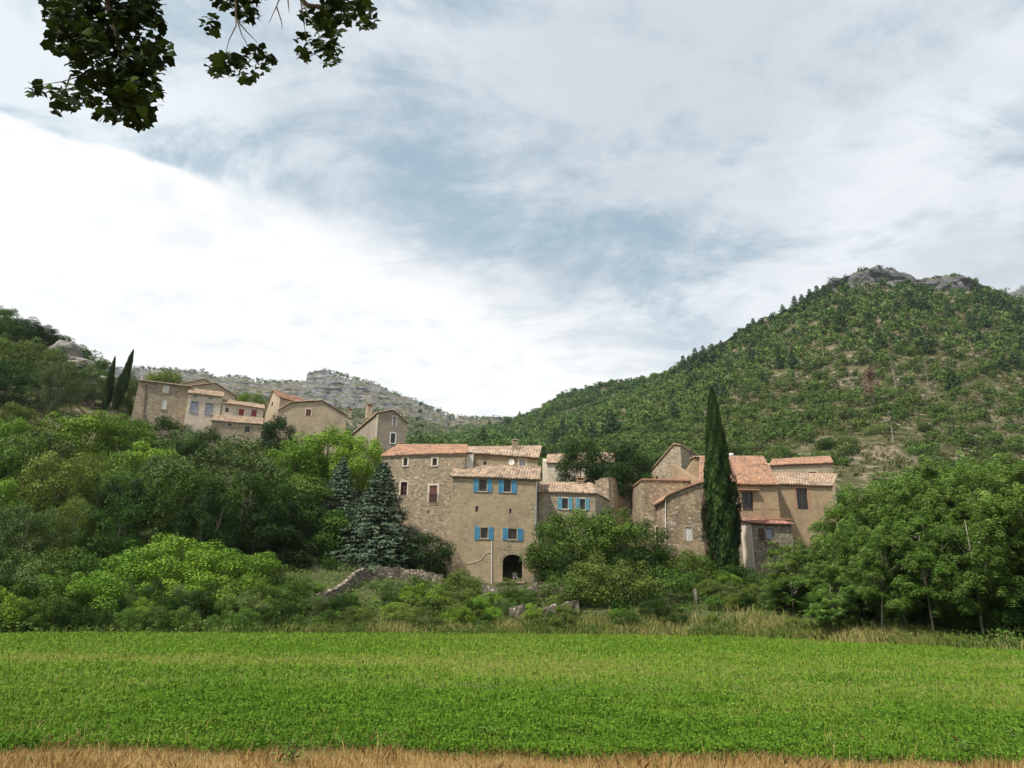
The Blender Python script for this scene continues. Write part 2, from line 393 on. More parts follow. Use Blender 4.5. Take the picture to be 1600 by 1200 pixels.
build_strip('mountain', 4, 8, 620, [40, 50, 12, 16], GF, rocky=(6,), kind='structure')
build_strip('far_cliffs', 8, 11, 800, [8, 60, 10], GF, rocky=(9,), amax=1.12, kind='structure')
g = MB(); g.add([(-1750, -500, -.06), (1750, -500, -.06), (1750, 1560, -.06), (-1750, 1560, -.06)], [(0, 1, 2, 3)])
link('ground', g.mesh('ground'), GN, kind='structure')
# ------------------------------------------------------------------ building kit
M = {
 'main': stone('render over rubble', (.25, .19, .125), (.38, .30, .205), (.29, .23, .155), (.41, .315, .19), .66, 4.0, seed=1.3),
 'long': stone('tan rubble stone', (.23, .175, .115), (.38, .30, .20), (.31, .245, .165), (.39, .305, .195), .46, 3.8, seed=4.1),
 'grey': stone('grey rubble stone', (.27, .225, .17), (.37, .31, .24), (.17, .14, .105), (.34, .29, .21), .08, 3.8, seed=7.7, bump=.9),
 'dry': stone('dry laid stone', (.13, .10, .075), (.24, .195, .145), (.03, .025, .02), (.3, .26, .2), -.6, 3.3, seed=12.7, bump=1.0),
 'pale': stone('pale coursed stone', (.29, .23, .155), (.45, .37, .26), (.26, .205, .14), (.48, .40, .29), .15, 3.8, seed=2.2, bump=.7),
 'brown': stone('brown patched stone', (.21, .15, .095), (.33, .245, .16), (.19, .14, .095), (.45, .34, .20), .54, 3.0, seed=9.4),
 'ochre': stone('ochre render', (.34, .26, .17), (.42, .33, .22), (.34, .26, .17), (.42, .30, .175), .72, 3.6, seed=5.5, bump=.25),
 'cream': stone('cream render', (.52, .45, .35), (.58, .51, .41), (.52, .45, .35), (.66, .56, .44), 1.3, 3.0, seed=3.5, bump=.15),
 'tan': stone('tan gable render', (.38, .30, .20), (.46, .37, .26), (.36, .29, .2), (.45, .36, .245), .68, 3.4, seed=8.8, bump=.3),
 'shade': stone('shaded grey render', (.28, .23, .17), (.36, .30, .23), (.3, .25, .19), (.33, .275, .21), 1.1, 3.0, seed=6.1, bump=.3),  # shade of the gable turned from the sun, put into the render colour
}
TR = {
 'orange': tiles('orange tiles', (.38, .19, .11), (.46, .27, .17), (.27, .155, .11), .45),
 'brown': tiles('weathered tiles', (.36, .245, .165), (.50, .37, .26), (.21, .15, .11), .45),
 'pink': tiles('pink tiles', (.38, .25, .16), (.50, .37, .26), (.24, .17, .12), .45),
 'red': tiles('old red tiles', (.30, .10, .07), (.42, .22, .16), (.16, .10, .08), .5),
}
BLUE = plain('blue shutter paint', (.065, .25, .40), .6, var=.25); PALEBLUE = plain('faded blue paint', (.12, .33, .42), .6, var=.25)
REDP = plain('crimson shutter paint', (.24, .02, .03), .5); WHITEP = plain('white shutter paint', (.66, .64, .58), .6, var=.06)
WOOD = plain('dark wood', (.085, .05, .032), .7, var=.35); REDWOOD = plain('red brown wood', (.15, .055, .04), .7, var=.3)
GREYW = plain('grey frame', (.30, .29, .29), .6); CURTAIN = plain('curtained glass', (.33, .33, .42), .35, var=.08)
LIME = plain('lime trim', (.58, .50, .40), .85, var=.1); CLAY = plain('clay trim', (.36, .20, .12), .85, var=.25)
STONE_TRIM = plain('stone trim', (.40, .32, .23), .9, var=.2); IRON = plain('rusty iron', (.12, .07, .05), .8)
PIPE = plain('pale pipe', (.62, .58, .52), .5); CEM = plain('white chimney render', (.58, .54, .48), .9, var=.15)
GLASS, t_ = mat('dark glass'); finish(GLASS, t_, t_.n('ShaderNodeBsdfPrincipled', i_Base_Color=(.02, .018, .016), i_Roughness=.22))
VOIDM = plain('dim interior', (.06, .05, .04), .95)

def roof_arrays(A, B, Cc, D, pitch=.27, lift=.09, step=.42, rs=0, verge=True):
    A, B, Cc, D = [np.array(p, float) for p in (A, B, Cc, D)]
    r = np.random.default_rng(rs)
    wdt = np.linalg.norm(B-A); ln = max(np.linalg.norm(D-A), .3)
    n_t = max(2, round(wdt/pitch)); nu = n_t*6+1; rows = max(2, round(ln/step)); nv = rows*2
    n = np.cross(B-A, D-A); n /= np.linalg.norm(n); n *= np.sign(n[2]) or 1
    cols = np.linspace(0, n_t, nu)
    vv = []; 
    for i in range(rows): vv += [i/rows, (i+.96)/rows]
    vv = np.array(vv)
    U = (cols/n_t)[None, :]; V = vv[:, None]
    P = (A*((1-U)*(1-V))[..., None]+B*(U*(1-V))[..., None]+Cc*(U*V)[..., None]+D*((1-U)*V)[..., None])
    ph = cols-np.floor(cols)
    prof = lift*np.abs(np.sin(math.pi*ph))**.7
    ti = np.floor(cols).astype(int)
    jit = r.normal(0, .012, (rows, n_t+1))[np.repeat(np.arange(rows), 2)][:, ti]
    stepz = np.tile([.035, 0.0], rows)[:, None]
    sag = (fbm(P[..., 0]/2.3, P[..., 1]/2.3, 5, 3))*.07
    off = prof[None]+jit+stepz+sag
    P = P+n*off[..., None]
    low = P[0]-n*.11-np.array([0, 0, .02])
    P = np.concatenate([low[None], P]); nv = P.shape[0]
    uvc = np.stack(np.broadcast_arrays(cols[None]*.9999+rs*13, np.concatenate([[0.01], (vv*rows)*.9999])[:, None]+rs*7), -1).reshape(-1, 2)
    i = np.arange(nv-1)[:, None]*nu+np.arange(nu-1)[None]
    fc = np.stack([i, i+1, i+nu+1, i+nu], -1).reshape(-1, 4)
    co = P.reshape(-1, 3)
    # ceiling board under the tiles
    base = len(co); bv = np.array([A-n*.10, B-n*.10, Cc-n*.10, D-n*.10])
    co = np.concatenate([co, bv]); uvc = np.concatenate([uvc, np.full((4, 2), .5)])
    fc = np.concatenate([fc, [[base, base+1, base+2, base+3]]])
    m = MB()
    def caps(p, q, rad):
        p, q = Vector(p), Vector(q); k = max(1, round((q-p).length/.42))
        for j in range(k):
            a, b = p.lerp(q, j/k), p.lerp(q, (j+1.08)/k)
            m.tube([a, b], [rad*1.1, rad*.9], 6)
    caps(D+n*.04, Cc+n*.04, .11)
    if verge: caps(A+n*.03, D+n*.03, .085); caps(B+n*.03, Cc+n*.03, .085)
    return co, fc, uvc, m
def roof(h, A, B, Cc, D, m, pitch=.33, over=.30, side=.12, name='roof', verge=True, parent=None):
    A, B, Cc, D = [Vector(p) for p in (A, B, Cc, D)]
    A2 = A+(A-D).normalized()*over; B2 = B+(B-Cc).normalized()*over
    s = (B2-A2).normalized()*side; s2 = (Cc-D).normalized()*side if (Cc-D).length > .1 else s*0
    up = Vector((0, 0, .10))
    h.k += 1
    co, fc, uvc, mb = roof_arrays(A2-s+up, B2+s+up, Cc+s2+up, D-s2+up, pitch, rs=h.k+int(abs(h.O.x)*10) % 50, verge=verge)
    o = len(co); fl = [fc]
    co = np.concatenate([co, np.array(mb.v)]); uvc = np.concatenate([uvc, [[int(q*1.7) % 97+.5, 200.5] for q in range(len(mb.v))]])
    quads = np.array([f for f in mb.f if len(f) == 4])+o; hexs = np.array([f for f in mb.f if len(f) == 6])+o
    me = npmesh(name, co, [fc, quads, hexs], uv=uvc)
    return link(name, me, m, parent or h.root)

class House:
    def __init__(s, name, label, px, py, Y, yaw=0, cat='house', group=None):
        s.O = at(px, py, Y); s.R = Matrix.Rotation(math.radians(yaw), 3, 'Z'); s.k = 0
        s.root = bpy.data.objects.new(name, None); C.objects.link(s.root); s.root.empty_display_size = .5
        s.root.location = s.O; s.root.rotation_euler = (0, 0, math.radians(yaw))
        s.root['label'] = label; s.root['category'] = cat
        if group: s.root['group'] = group
        s.Ri = s.R.inverted(); s.c = s.Ri @ (Vector((0, 0, CH))-s.O)
    def P(s, px, py, v=0.0):
        d = s.Ri @ ray(px, py); k = (v-s.c.y)/d.y
        return s.c+d*k
    def side(s, px, py, u):
        d = s.Ri @ ray(px, py); k = (u-s.c.x)/d.x
        return s.c+d*k
    def rect(s, x0, y0, x1, y1, v=0.0):
        a, b = s.P(x0, (y0+y1)/2, v), s.P(x1, (y0+y1)/2, v); t, u = s.P((x0+x1)/2, y0, v), s.P((x0+x1)/2, y1, v)
        return a.x, u.z, b.x, t.z
    def part(s, name, mb, m, parent=None):
        return link(name, mb.mesh(name), m, parent or s.root)

def wall_with_holes(mb, loop, holes, v, reveal=.28):
    """loop/holes: lists of (x,z), at local y=v"""
    loops = [[Vector((p[0], p[1], 0)) for p in loop]]+[[Vector((p[0], p[1], 0)) for p in hh] for hh in holes]
    tri = tessellate_polygon(loops); flat = [p for l in loops for p in l]
    mb.add([(p.x, v, p.y) for p in flat], [tuple(t) for t in tri])
    for hh in holes:
        n = len(hh); vs = [(p[0], v, p[1]) for p in hh]+[(p[0], v+reveal, p[1]) for p in hh]
        mb.add(vs, [(i, (i+1) % n, (i+1) % n+n, i+n) for i in range(n)])
def rl(r): return [(r[0], r[1]), (r[2], r[1]), (r[2], r[3]), (r[0], r[3])]
def arch(r, spring, n=9):
    x0, z0, x1, z1 = r; cx, rx = (x0+x1)/2, (x1-x0)/2
    return [(x0, z0), (x1, z0)]+[(cx+rx*math.cos(math.pi*i/n), spring+(z1-spring)*math.sin(math.pi*i/n)) for i in range(n+1)]

def body(h, top, zb, depth, m, holes=(), back=None, taper=0.0, name='wall'):
    """front outline = bottom corners + top polyline (list of local (x,z) left->right); back top polyline may differ.
    taper: bottom sticks out sideways (battered wall)"""
    mb = MB(); x0, x1 = top[0][0], top[-1][0]
    loop = [(x0-taper, zb), (x1+taper, zb)]+[tuple(p) for p in reversed(top)]
    wall_with_holes(mb, loop, holes, 0)
    bt = back or top
    n = len(top)
    fb = [(x0-taper, 0, zb)]+[(p[0], 0, p[1]) for p in top]+[(x1+taper, 0, zb)]
    bb = [(x0, depth, zb)]+[(p[0], depth, p[1]) for p in bt]+[(x1, depth, zb)]
    o = len(fb); mb.add(fb+bb, [(i, i+1, i+1+o, i+o) for i in range(o-1)]+[list(range(o, 2*o))])
    return h.part(name, mb, m)

def window(h, r, kind='wood', v=0.0, bars=1, surround=None, sill=None, rev=.2, fm=None, pane=None, sw=.14):
    x0, z0, x1, z1 = r; f = .07; fm = fm or WOOD
    mb = MB(); y0, y1 = v+rev-.05, v+rev
    mb.box(x0, x0+f, y0, y1, z0, z1); mb.box(x1-f, x1, y0, y1, z0, z1); mb.box(x0+f, x1-f, y0, y1, z0, z0+f); mb.box(x0+f, x1-f, y0, y1, z1-f, z1)
    if bars:
        c = (x0+x1)/2; mb.box(c-.035, c+.035, y0+.004, y1-.004, z0+f, z1-f)
        for q in range(1, bars+1):
            zz_ = z0+(z1-z0)*q/(bars+1)
            mb.box(x0+f, c-.035, y0+.01, y1-.01, zz_-.02, zz_+.02); mb.box(c+.035, x1-f, y0+.01, y1-.01, zz_-.02, zz_+.02)
    w_ = h.part('window', mb, fm)
    p = MB(); p.box(x0, x1, y1+.003, y1+.03, z0, z1); h.part('pane', p, pane or GLASS, w_)
    if surround: surround_(h, r, surround, v, w_, sw)
    if sill:
        q = MB(); q.box(x0-.12, x1+.12, v-.09, v+.10, z0-.12, z0-.003); h.part('sill', q, sill, w_)
    return w_
def surround_(h, r, m, v, parent, sw=.14):
    x0, z0, x1, z1 = r; q = MB()
    q.box(x0-sw, x0, v-.025, v+.02, z0, z1); q.box(x1, x1+sw, v-.025, v+.02, z0, z1); q.box(x0-sw, x1+sw, v-.03, v+.02, z1, z1+sw)
    h.part('surround', q, m, parent)
def shutter(h, r, m, v=0.0, slats=7, parent=None, name='shutter'):
    x0, z0, x1, z1 = r; f = .06; mb = MB(); a, b = v-.075, v-.03
    mb.box(x0, x0+f, a, b, z0, z1); mb.box(x1-f, x1, a, b, z0, z1)
    mb.box(x0+f, x1-f, a, b, z0, z0+f); mb.box(x0+f, x1-f, a, b, z1-f, z1); zm = (z0+z1)/2; mb.box(x0+f, x1-f, a, b, zm-.04, zm+.04)
    mb.box(x0+f, x1-f, a+.025, b-.004, z0+f, z1-f)
    for half in (0, 1):
        lo, hi = (z0+f, zm-.04) if not half else (zm+.04, z1-f)
        for i in range(slats):
            z = lo+(hi-lo)*(i+.5)/slats; mb.box(x0+f, x1-f, a+.010, a+.024, z-.012, z+.018)
    return h.part(name, mb, m, parent)
def chimney(h, x0, y0, x1, y1, v, dep, m, capm, style='slab', extra=.8):
    """pixel rect of the stack at depth v"""
    a, zb, b, zt = h.rect(x0, y0, x1, y1, v)
    mb = MB(); mb.box(a, b, v, v+dep, zb-extra, zt); st = h.part('chimney', mb, m)
    q = MB(); e = .07
    if style == 'slab':
        for xx in (a, b-.12): q.box(xx, xx+.12, v+.02, v+dep-.02, zt+.002, zt+.22)
        q.box(a-e, b+e, v-e, v+dep+e, zt+.222, zt+.30); q.box(a-.03, b+.03, v-.03, v+dep+.03, zt-.12, zt-.05)
    else:
        q.box(a-e, b+e, v-e, v+dep+e, zt+.002, zt+.09); mid = (a+b)/2
        q.tube([(mid, v+dep/2, zt+.09), (mid, v+dep/2, zt+.35)], [.13, .11], 9)
    h.part('chimney_cap', q, capm, st); return st
def cornice(h, A, B, m=None, rows=2):
    mb = MB(); A, B = Vector(A), Vector(B)
    for i in range(rows):
        o = .07+.07*i; z = -.13*(rows-i)+.05
        n = max(2, int((B-A).length/.2)); 
        vs = []
        for p, sx in ((A, -.05), (B, .05)):
            for (yy, z_) in ((-o, z), (.06, z), (.06, z+.115), (-o, z+.115)): vs.append((p.x+sx, p.y+yy, p.z+z_))
        mb.add(vs, [(0, 1, 2, 3), (7, 6, 5, 4), (0, 4, 5, 1), (1, 5, 6, 2), (2, 6, 7, 3), (3, 7, 4, 0)])
    return h.part('cornice', mb, m or CLAY)
xz = lambda p: (p.x, p.z)
def zlow(h, x0, x1, dep, margin=1.0):
    """local z safely under the ground around the footprint"""
    zs = []
    for u in (x0, (x0+x1)/2, x1):
        for v in (0, dep):
            p = h.O+h.R @ Vector((u, v, 0)); zs.append(T(p.x, p.y))
    return min(zs)-h.O.z-margin

# --- main house with blue shutters
h = House('stone_house', 'tall rendered stone house with four blue shuttered windows and an arched doorway', 768, 914, 75, 5)
eL, eR = h.P(707.8, 744), h.P(839, 749); dpt = 3.0
rL, rR = h.P(720, 729, dpt), h.P(841, 731.5, dpt)
zb = min(zlow(h, eL.x, eR.x, 8), h.P(768, 925).z)
rects = [h.rect(749, 749.5, 760, 767.3), h.rect(787.6, 750.5, 798, 768.5), h.rect(742.8, 790.6, 747, 799.3), h.rect(795.5, 794.6, 799.3, 801.8),
         h.rect(751.5, 824.5, 762, 840.8), h.rect(794.6, 826, 807.4, 842.4)]
ar = h.rect(785.3, 866.4, 816.3, 908.6); spr = h.P(800, 878).z
body(h, [xz(eL), xz(eR)], zb, 8, M['main'], [rl(r) for r in rects]+[arch(ar, spr)], back=[(eL.x, rL.z+1.2), (eR.x, rR.z+1.2)], taper=.28)
for r, b in ((rects[0], 1), (rects[1], 1), (rects[4], 0), (rects[5], 2)): window(h, r, bars=b, sill=STONE_TRIM, fm=WOOD)
for r in rects[2:4]: window(h, r, bars=0, surround=STONE_TRIM, sw=.06)
for q in ((739.8, 748, 747.5, 768.7), (761.5, 748.6, 768.6, 769), (778.6, 748, 786.8, 770), (799.2, 749, 806.8, 771), (741.3, 822.8, 749.2, 843.3), (763.2, 823.5, 770.8, 843.4), (785.4, 825, 793.4, 843.5), (808.6, 826, 817.2, 844.6)):
    shutter(h, h.rect(*q), BLUE)
# vestibule behind the arch
mb = MB(); x0, z0, x1, z1 = ar; fr = arch(ar, spr); n = len(fr)
vs = [(p[0], .28, p[1]) for p in fr]+[(p[0]+(.3 if p[0] > (x0+x1)/2 else -.3), .282, p[1]+(.3 if p[1] > z0+.1 else 0)) for p in fr]
mb.box(x0-.6, x1+.6, 3.4, 3.5, z0-.1, z1+.6); mb.box(x0-.7, x0-.6, .3, 3.4, z0-.1, z1+.6); mb.box(x1+.6, x1+.7, .3, 3.4, z0-.1, z1+.6)
mb.box(x0-.6, x1+.6, .3, 3.4, z1+.3, z1+.4); mb.box(x0-.6, x1+.6, .3, 3.4, z0-.12, z0-.005)
mb.add(vs, [(i, (i+1) % n, (i+1) % n+n, i+n) for i in range(n)])
h.part('entrance_room', mb, VOIDM)
q = MB(); r0 = (x1-x0)/2; cx = (x0+x1)/2; o_, i_ = [], []
for k in range(15):
    a0, a1 = math.pi*k/15+.02, math.pi*(k+1)/15-.02; hz = z1-spr
    pts = [(cx+(r0+e)*math.cos(a), spr+(hz+e)*math.sin(a)) for a, e in ((a0, .003), (a0, .30), (a1, .30), (a1, .003))]
    q.prism(pts, -.03, .02)
h.part('arch_stones', q, M['pale'])
q = MB(); q.box(x0-.25, x1+.25, -.35, -.02, z0-.17, z0-.02); h.part('threshold', q, STONE_TRIM)
roof(h, eL, eR, rR, rL, TR['brown'], side=.28); cornice(h, eL, eR)
chimney(h, 724.5, 710, 739.5, 731, 2.2, .8, CEM, LIME)
q = MB(); pa, pb = h.P(768.5, 845), h.P(768.2, 913); q.tube([(pa.x, -.06, pa.z), (pb.x, -.08, pb.z)], .05); h.part('drainpipe', q, PIPE)
q = MB(); pts = [h.P(*p) for p in ((766, 862), (757, 866), (752, 874), (742, 878), (728, 881))]; q.tube([(p.x, -.04, p.z) for p in pts], .02, 5); h.part('cable', q, PIPE)
q = MB(); pa, pb = h.P(838.3, 752), h.P(836, 840); q.tube([(pa.x, -.08, pa.z), (pb.x+.05, -.08, pb.z)], .05); h.part('drainpipe', q, plain('blue grey pipe', (.25, .3, .33)))
main_h = h
# chair in the arch
cr = bpy.data.objects.new('chair', None); C.objects.link(cr); cr['label'] = 'small pale chair standing inside the dark arched doorway'; cr['category'] = 'chair'
cr.location = h.O+h.R @ Vector(((x0+x1)/2+.35, .75, z0)); cr.rotation_euler = (0, 0, math.radians(12))
q = MB(); q.box(-.21, .21, -.21, .21, .42, .46); link('seat', q.mesh('seat'), PIPE, cr)
for sx in (-.19, .19):
    for sy, hh in ((-.19, .42), (.19, .42)):
        q = MB(); q.box(sx-.02, sx+.02, sy-.02, sy+.02, 0, hh); link('leg', q.mesh('leg'), PIPE, cr)
q = MB()
for sx in (-.19, .19): q.box(sx-.02, sx+.02, .17, .21, .461, .92)
for z in (.6, .75, .88): q.box(-.17, .17, .175, .205, z-.03, z+.03)
link('backrest', q.mesh('backrest'), PIPE, cr)

# --- long house, orange roof
h = House('stone_house', 'long bare stone house with an orange tiled roof left of the blue shuttered house', 660, 880, 77, -9)
eL, eR = h.P(599.5, 712.5), h.P(727, 708.5); v = 4.0
rL, rR = h.P(624, 697, v), h.P(727.5, 697, v)
zb = zlow(h, eL.x, eR.x, 8)
rects = [h.rect(630.6, 716, 636.6, 727.6), h.rect(675.8, 716, 682.8, 727.4), h.rect(626, 753, 636, 773.5), h.rect(670.8, 758.5, 683, 785), h.rect(667.7, 797, 670.5, 802.8)]
body(h, [xz(eL), xz(eR)], zb, 8, M['long'], [rl(rects[0]), rl(rects[1])]+[rl(r) for r in rects[2:]], back=[(eL.x, eL.z), (eR.x, rR.z-.3)])
for r in rects[:2]: window(h, r, bars=0, surround=LIME, sill=LIME, fm=REDWOOD, sw=.16)
window(h, rects[2], bars=2, surround=LIME, fm=REDWOOD)
wn_ = window(h, rects[3], bars=0, surround=LIME, fm=REDWOOD, sw=.2)
x0, z0, x1, z1 = rects[3]; shutter(h, (x0, z0+.95, (x0+x1)/2-.01, z1), REDWOOD, v=.12, name='shutter'); shutter(h, ((x0+x1)/2+.01, z0+.95, x1, z1), REDWOOD, v=.12)
q = MB()
for i in range(9): xx = x0-.05+(x1-x0+.1)*i/8; q.box(xx-.014, xx+.014, -.20, -.17, z0+.04, z0+.95)
q.box(x0-.1, x1+.1, -.205, -.165, z0+.955, z0+1.0); q.box(x0-.1, x1+.1, -.205, -.165, z0, z0+.035)
for xx in (x0-.1, x1+.06): q.box(xx, xx+.04, -.16, -.001, z0+.955, z0+1.0)
h.part('railing', q, REDWOOD)
window(h, rects[4], bars=0)
roof(h, eL, eR, rR, rL, TR['orange'], over=.25, side=.2); cornice(h, eL, eR, STONE_TRIM)
# hip on the left and the back slope
bL = Vector((eL.x, 8, eL.z)); bR = Vector((eR.x, 8, eR.z))
roof(h, bL, eL, rL, rL+Vector((.02, .02, 0)), TR['orange'], over=.2, side=.05, verge=False)
chimney(h, 623, 695.5, 630, 700, 5.2, .6, M['long'], CLAY)

# --- house behind, brown roof
h = House('stone_house', 'narrow house with a brown tiled roof and tall chimney rising behind the blue shuttered house', 780, 800, 81, 5)
eL, eR = h.P(727.5, 708), h.P(840, 715.5); v = 4.2
rL, rR = h.P(729, 700.5, v), h.P(844, 698.8, v); zb = zlow(h, eL.x, eR.x, 8)
bk = 7.2; be = eR.z-.2
r1, r2 = h.rect(755.4, 721, 760, 727.6), h.rect(811, 718, 821.4, 729)
mb = MB(); wall_with_holes(mb, [(eL.x, zb), (eR.x, zb), xz(eR), xz(eL)], [rl(r1), rl(r2)], 0)
for e, r in ((eL, rL), (eR, rR)):
    mb.add([(e.x, 0, zb), (e.x, bk, zb), (e.x, bk, be), (e.x, v, r.z), (e.x, 0, e.z)], [(0, 1, 2, 3, 4)])
mb.add([(eL.x, bk, zb), (eR.x, bk, zb), (eR.x, bk, be), (eL.x, bk, be)], [(0, 1, 2, 3)])
h.part('wall', mb, M['main'])
window(h, r1, bars=0); window(h, r2, bars=1, fm=WHITEP, surround=LIME, pane=CURTAIN)
roof(h, eL, eR, rR, rL, TR['brown'], side=.15); cornice(h, eL, eR)
roof(h, Vector((eR.x, bk, be)), Vector((eL.x, bk, be)), rL, rR, TR['brown'], side=.15)
chimney(h, 800.6, 690, 809.6, 706, 2.6, .7, M['pale'], STONE_TRIM)
def on_side(h, u, px, py): return h.side(px, py, u)
# satellite dish on its wall
p = h.P(799, 722, -.35)
ds = bpy.data.objects.new('satellite_dish', None); C.objects.link(ds); ds['label'] = 'white satellite dish on the wall under the brown tiled roof'; ds['category'] = 'satellite dish'
ds.location = h.O+h.R @ p; q = MB(); n = 14
rings = [(0, 0)]+[(r, r*r*.5) for r in (.12, .24, .36)]
vs = [(0, 0, 0)]+[(r*math.cos(2*math.pi*i/n), -d_, r*math.sin(2*math.pi*i/n)) for r, d_ in rings[1:] for i in range(n)]
fs = [(0, 1+i, 1+(i+1) % n) for i in range(n)]+[(1+k*n+i, 1+k*n+(i+1) % n, 1+(k+1)*n+(i+1) % n, 1+(k+1)*n+i) for k in range(2) for i in range(n)]
q.add(vs, fs); link('reflector', q.mesh('reflector'), WHITEP, ds)
q = MB(); q.tube([(0, 0, 0), (0, .34, -.05)], .03, 6); q.tube([(0, 0, -.3), (0, -.35, -.02)], .012, 5); link('bracket', q.mesh('bracket'), IRON, ds)

# --- right annex with pale blue shutters
h = House('stone_house', 'low stone house with pale blue shutters and a tiled roof right of the tall house', 880, 830, 77, 3)
eL, eR = h.P(841.5, 769), h.P(930, 771.5); v = 3.4
rL, rR = h.P(846, 755.5, v), h.P(921, 757, v); zb = zlow(h, eL.x, eR.x+2, 6)
rects = [h.rect(878, 778.5, 887.6, 795), h.rect(906, 779.4, 914.5, 796)]
eC = Vector((h.P(953, 783, 2.2).x, 2.2, h.P(953, 783, 2.2).z))
mb = MB(); wall_with_holes(mb, [(eL.x, zb), (eR.x, zb), xz(eR), xz(eL)], [rl(r) for r in rects], 0)
mb.add([(eR.x, 0, zb), (eC.x, 2.2, zb), tuple(eC), tuple(eR)], [(0, 1, 2, 3)])
mb.add([(eC.x, 2.2, zb), (eC.x, 6, zb), (eC.x, 6, eC.z), tuple(eC)], [(0, 1, 2, 3)])
mb.add([(eL.x, 0, zb), (eL.x, 6, zb), (eL.x, 6, eL.z), (eL.x, v, rL.z), tuple(eL)], [(0, 1, 2, 3, 4)])
mb.add([(eL.x, 6, zb), (eC.x, 6, zb), (eC.x, 6, eL.z), (eL.x, 6, eL.z)], [(0, 1, 2, 3)])
h.part('wall', mb, M['pale'])
for r in rects: window(h, r, bars=0, sill=LIME, surround=LIME, sw=.1)
for q in ((871.8, 777, 877.7, 796), (888, 777.5, 893.8, 796.5), (899.8, 778, 905.7, 797), (914.8, 779, 920.2, 797)): shutter(h, h.rect(*q), PALEBLUE)
rr = h.P(934, 762, v)
roof(h, eL, eR, rR, rL, TR['brown'], over=.2); cornice(h, eL, eR, LIME, 1)
roof(h, eR, eC, rR+Vector((.3, .2, 0)), rR, TR['brown'], over=.15, side=.05)
roof(h, Vector((eC.x, 6, eL.z-.2)), Vector((eL.x, 6, eL.z-.2)), rL, rR, TR['brown'])
chimney(h, 902, 750, 913, 757, 3.0, .8, M['brown'], CLAY)
# blue door half hidden behind the tree
rd = h.rect(838.5, 842, 846, 858, -.06); q = MB(); q.box(rd[0], rd[2], -.08, -.02, rd[1], rd[3]); q.box(rd[0]+.03, rd[2]-.03, -.1, -.081, rd[1]+.1, (rd[1]+rd[3])/2); h.part('door', q, BLUE)

# --- steps beside the tall house
st_o = at(846, 913, 74.2); q = MB()
for i in range(9):
    q.box(-.9, 1.0, i*.30, i*.30+.35+.02*(i % 2), -1.0, .17*(i+1))
link('stone_steps', q.mesh('stone_steps'), M['grey'], label='rough stone steps climbing beside the right corner of the tall house', category='steps').location = st_o

# --- distant pale house between the round trees
h = House('pale_house', 'pale house with a low tan roof half hidden by two round trees', 900, 745, 101, 4)
eL, eR = h.P(855, 723.5), h.P(960, 723); rL, rR = h.P(857, 712, 3.5), h.P(958, 708.5, 3.5); zb = zlow(h, eL.x, eR.x, 6)
r1 = h.rect(868, 728, 872, 733)
body(h, [xz(eL), xz(eR)], zb, 6, M['cream'], [rl(r1)], back=[(eL.x, rL.z), (eR.x, rR.z)]); window(h, r1, bars=0)
roof(h, eL, eR, rR, rL, TR['pink'])
# --- round rubble tower and wall
def freewall(name, label, pts, thick, hgt, m, cat='wall', jag=.12, bury=1.2):
    """pts: (px,py,Y) along the crest; wall drops hgt below it"""
    P_ = [at(*p) for p in pts]; o = P_[0].copy(); mb = MB(); fine = []
    for a, b in zip(P_[:-1], P_[1:]):
        k = max(1, int((b-a).length/.35))
        fine += [a.lerp(b, i/k) for i in range(k)]
    fine.append(P_[-1])
    rr_ = random.Random(len(pts)+int(o.x*10)); vs = []
    for i, p in enumerate(fine):
        d = (fine[min(i+1, len(fine)-1)]-fine[max(i-1, 0)]); d.z = 0; d.normalize(); nrm = Vector((-d.y, d.x, 0))
        if nrm.y > 0: nrm = -nrm
        j = rr_.uniform(-jag, jag); f = p+nrm*thick*.5; b_ = p-nrm*thick*.5
        bz = min(p.z-hgt, T(f.x, f.y)-.4)
        lo = f+nrm*(.12+.05*hgt)
        mid_z = (p.z+bz)/2
        vs += [(lo.x-o.x, lo.y-o.y, bz-o.z), ((lo.x+f.x)/2-o.x+rr_.uniform(-.05, .05), (lo.y+f.y)/2-o.y+rr_.uniform(-.08, .08), mid_z-o.z), (f.x-o.x, f.y-o.y+rr_.uniform(-.05, .05), p.z+j-o.z), (b_.x-o.x, b_.y-o.y, p.z+j*.6-o.z), (b_.x-o.x, b_.y-o.y, bz-o.z)]
    n = len(fine)
    mb.add(vs, [(i*5+k, (i+1)*5+k, (i+1)*5+k+1, i*5+k+1) for i in range(n-1) for k in range(4)]+[(0, 1, 2, 3, 4), tuple((n-1)*5+k for k in (4, 3, 2, 1, 0))])
    ob = link(name, mb.mesh(name), m, label=label, category=cat); ob.location = o; return ob
freewall('stone_wall', 'high bare stone wall under the dark round trees right of the pale shuttered house', [(934, 752, 88), (941, 748, 86), (950, 746.5, 85), (959, 748, 86), (965, 768, 87), (990, 771, 88), (1003, 770, 88)], .6, 7, M['brown'])

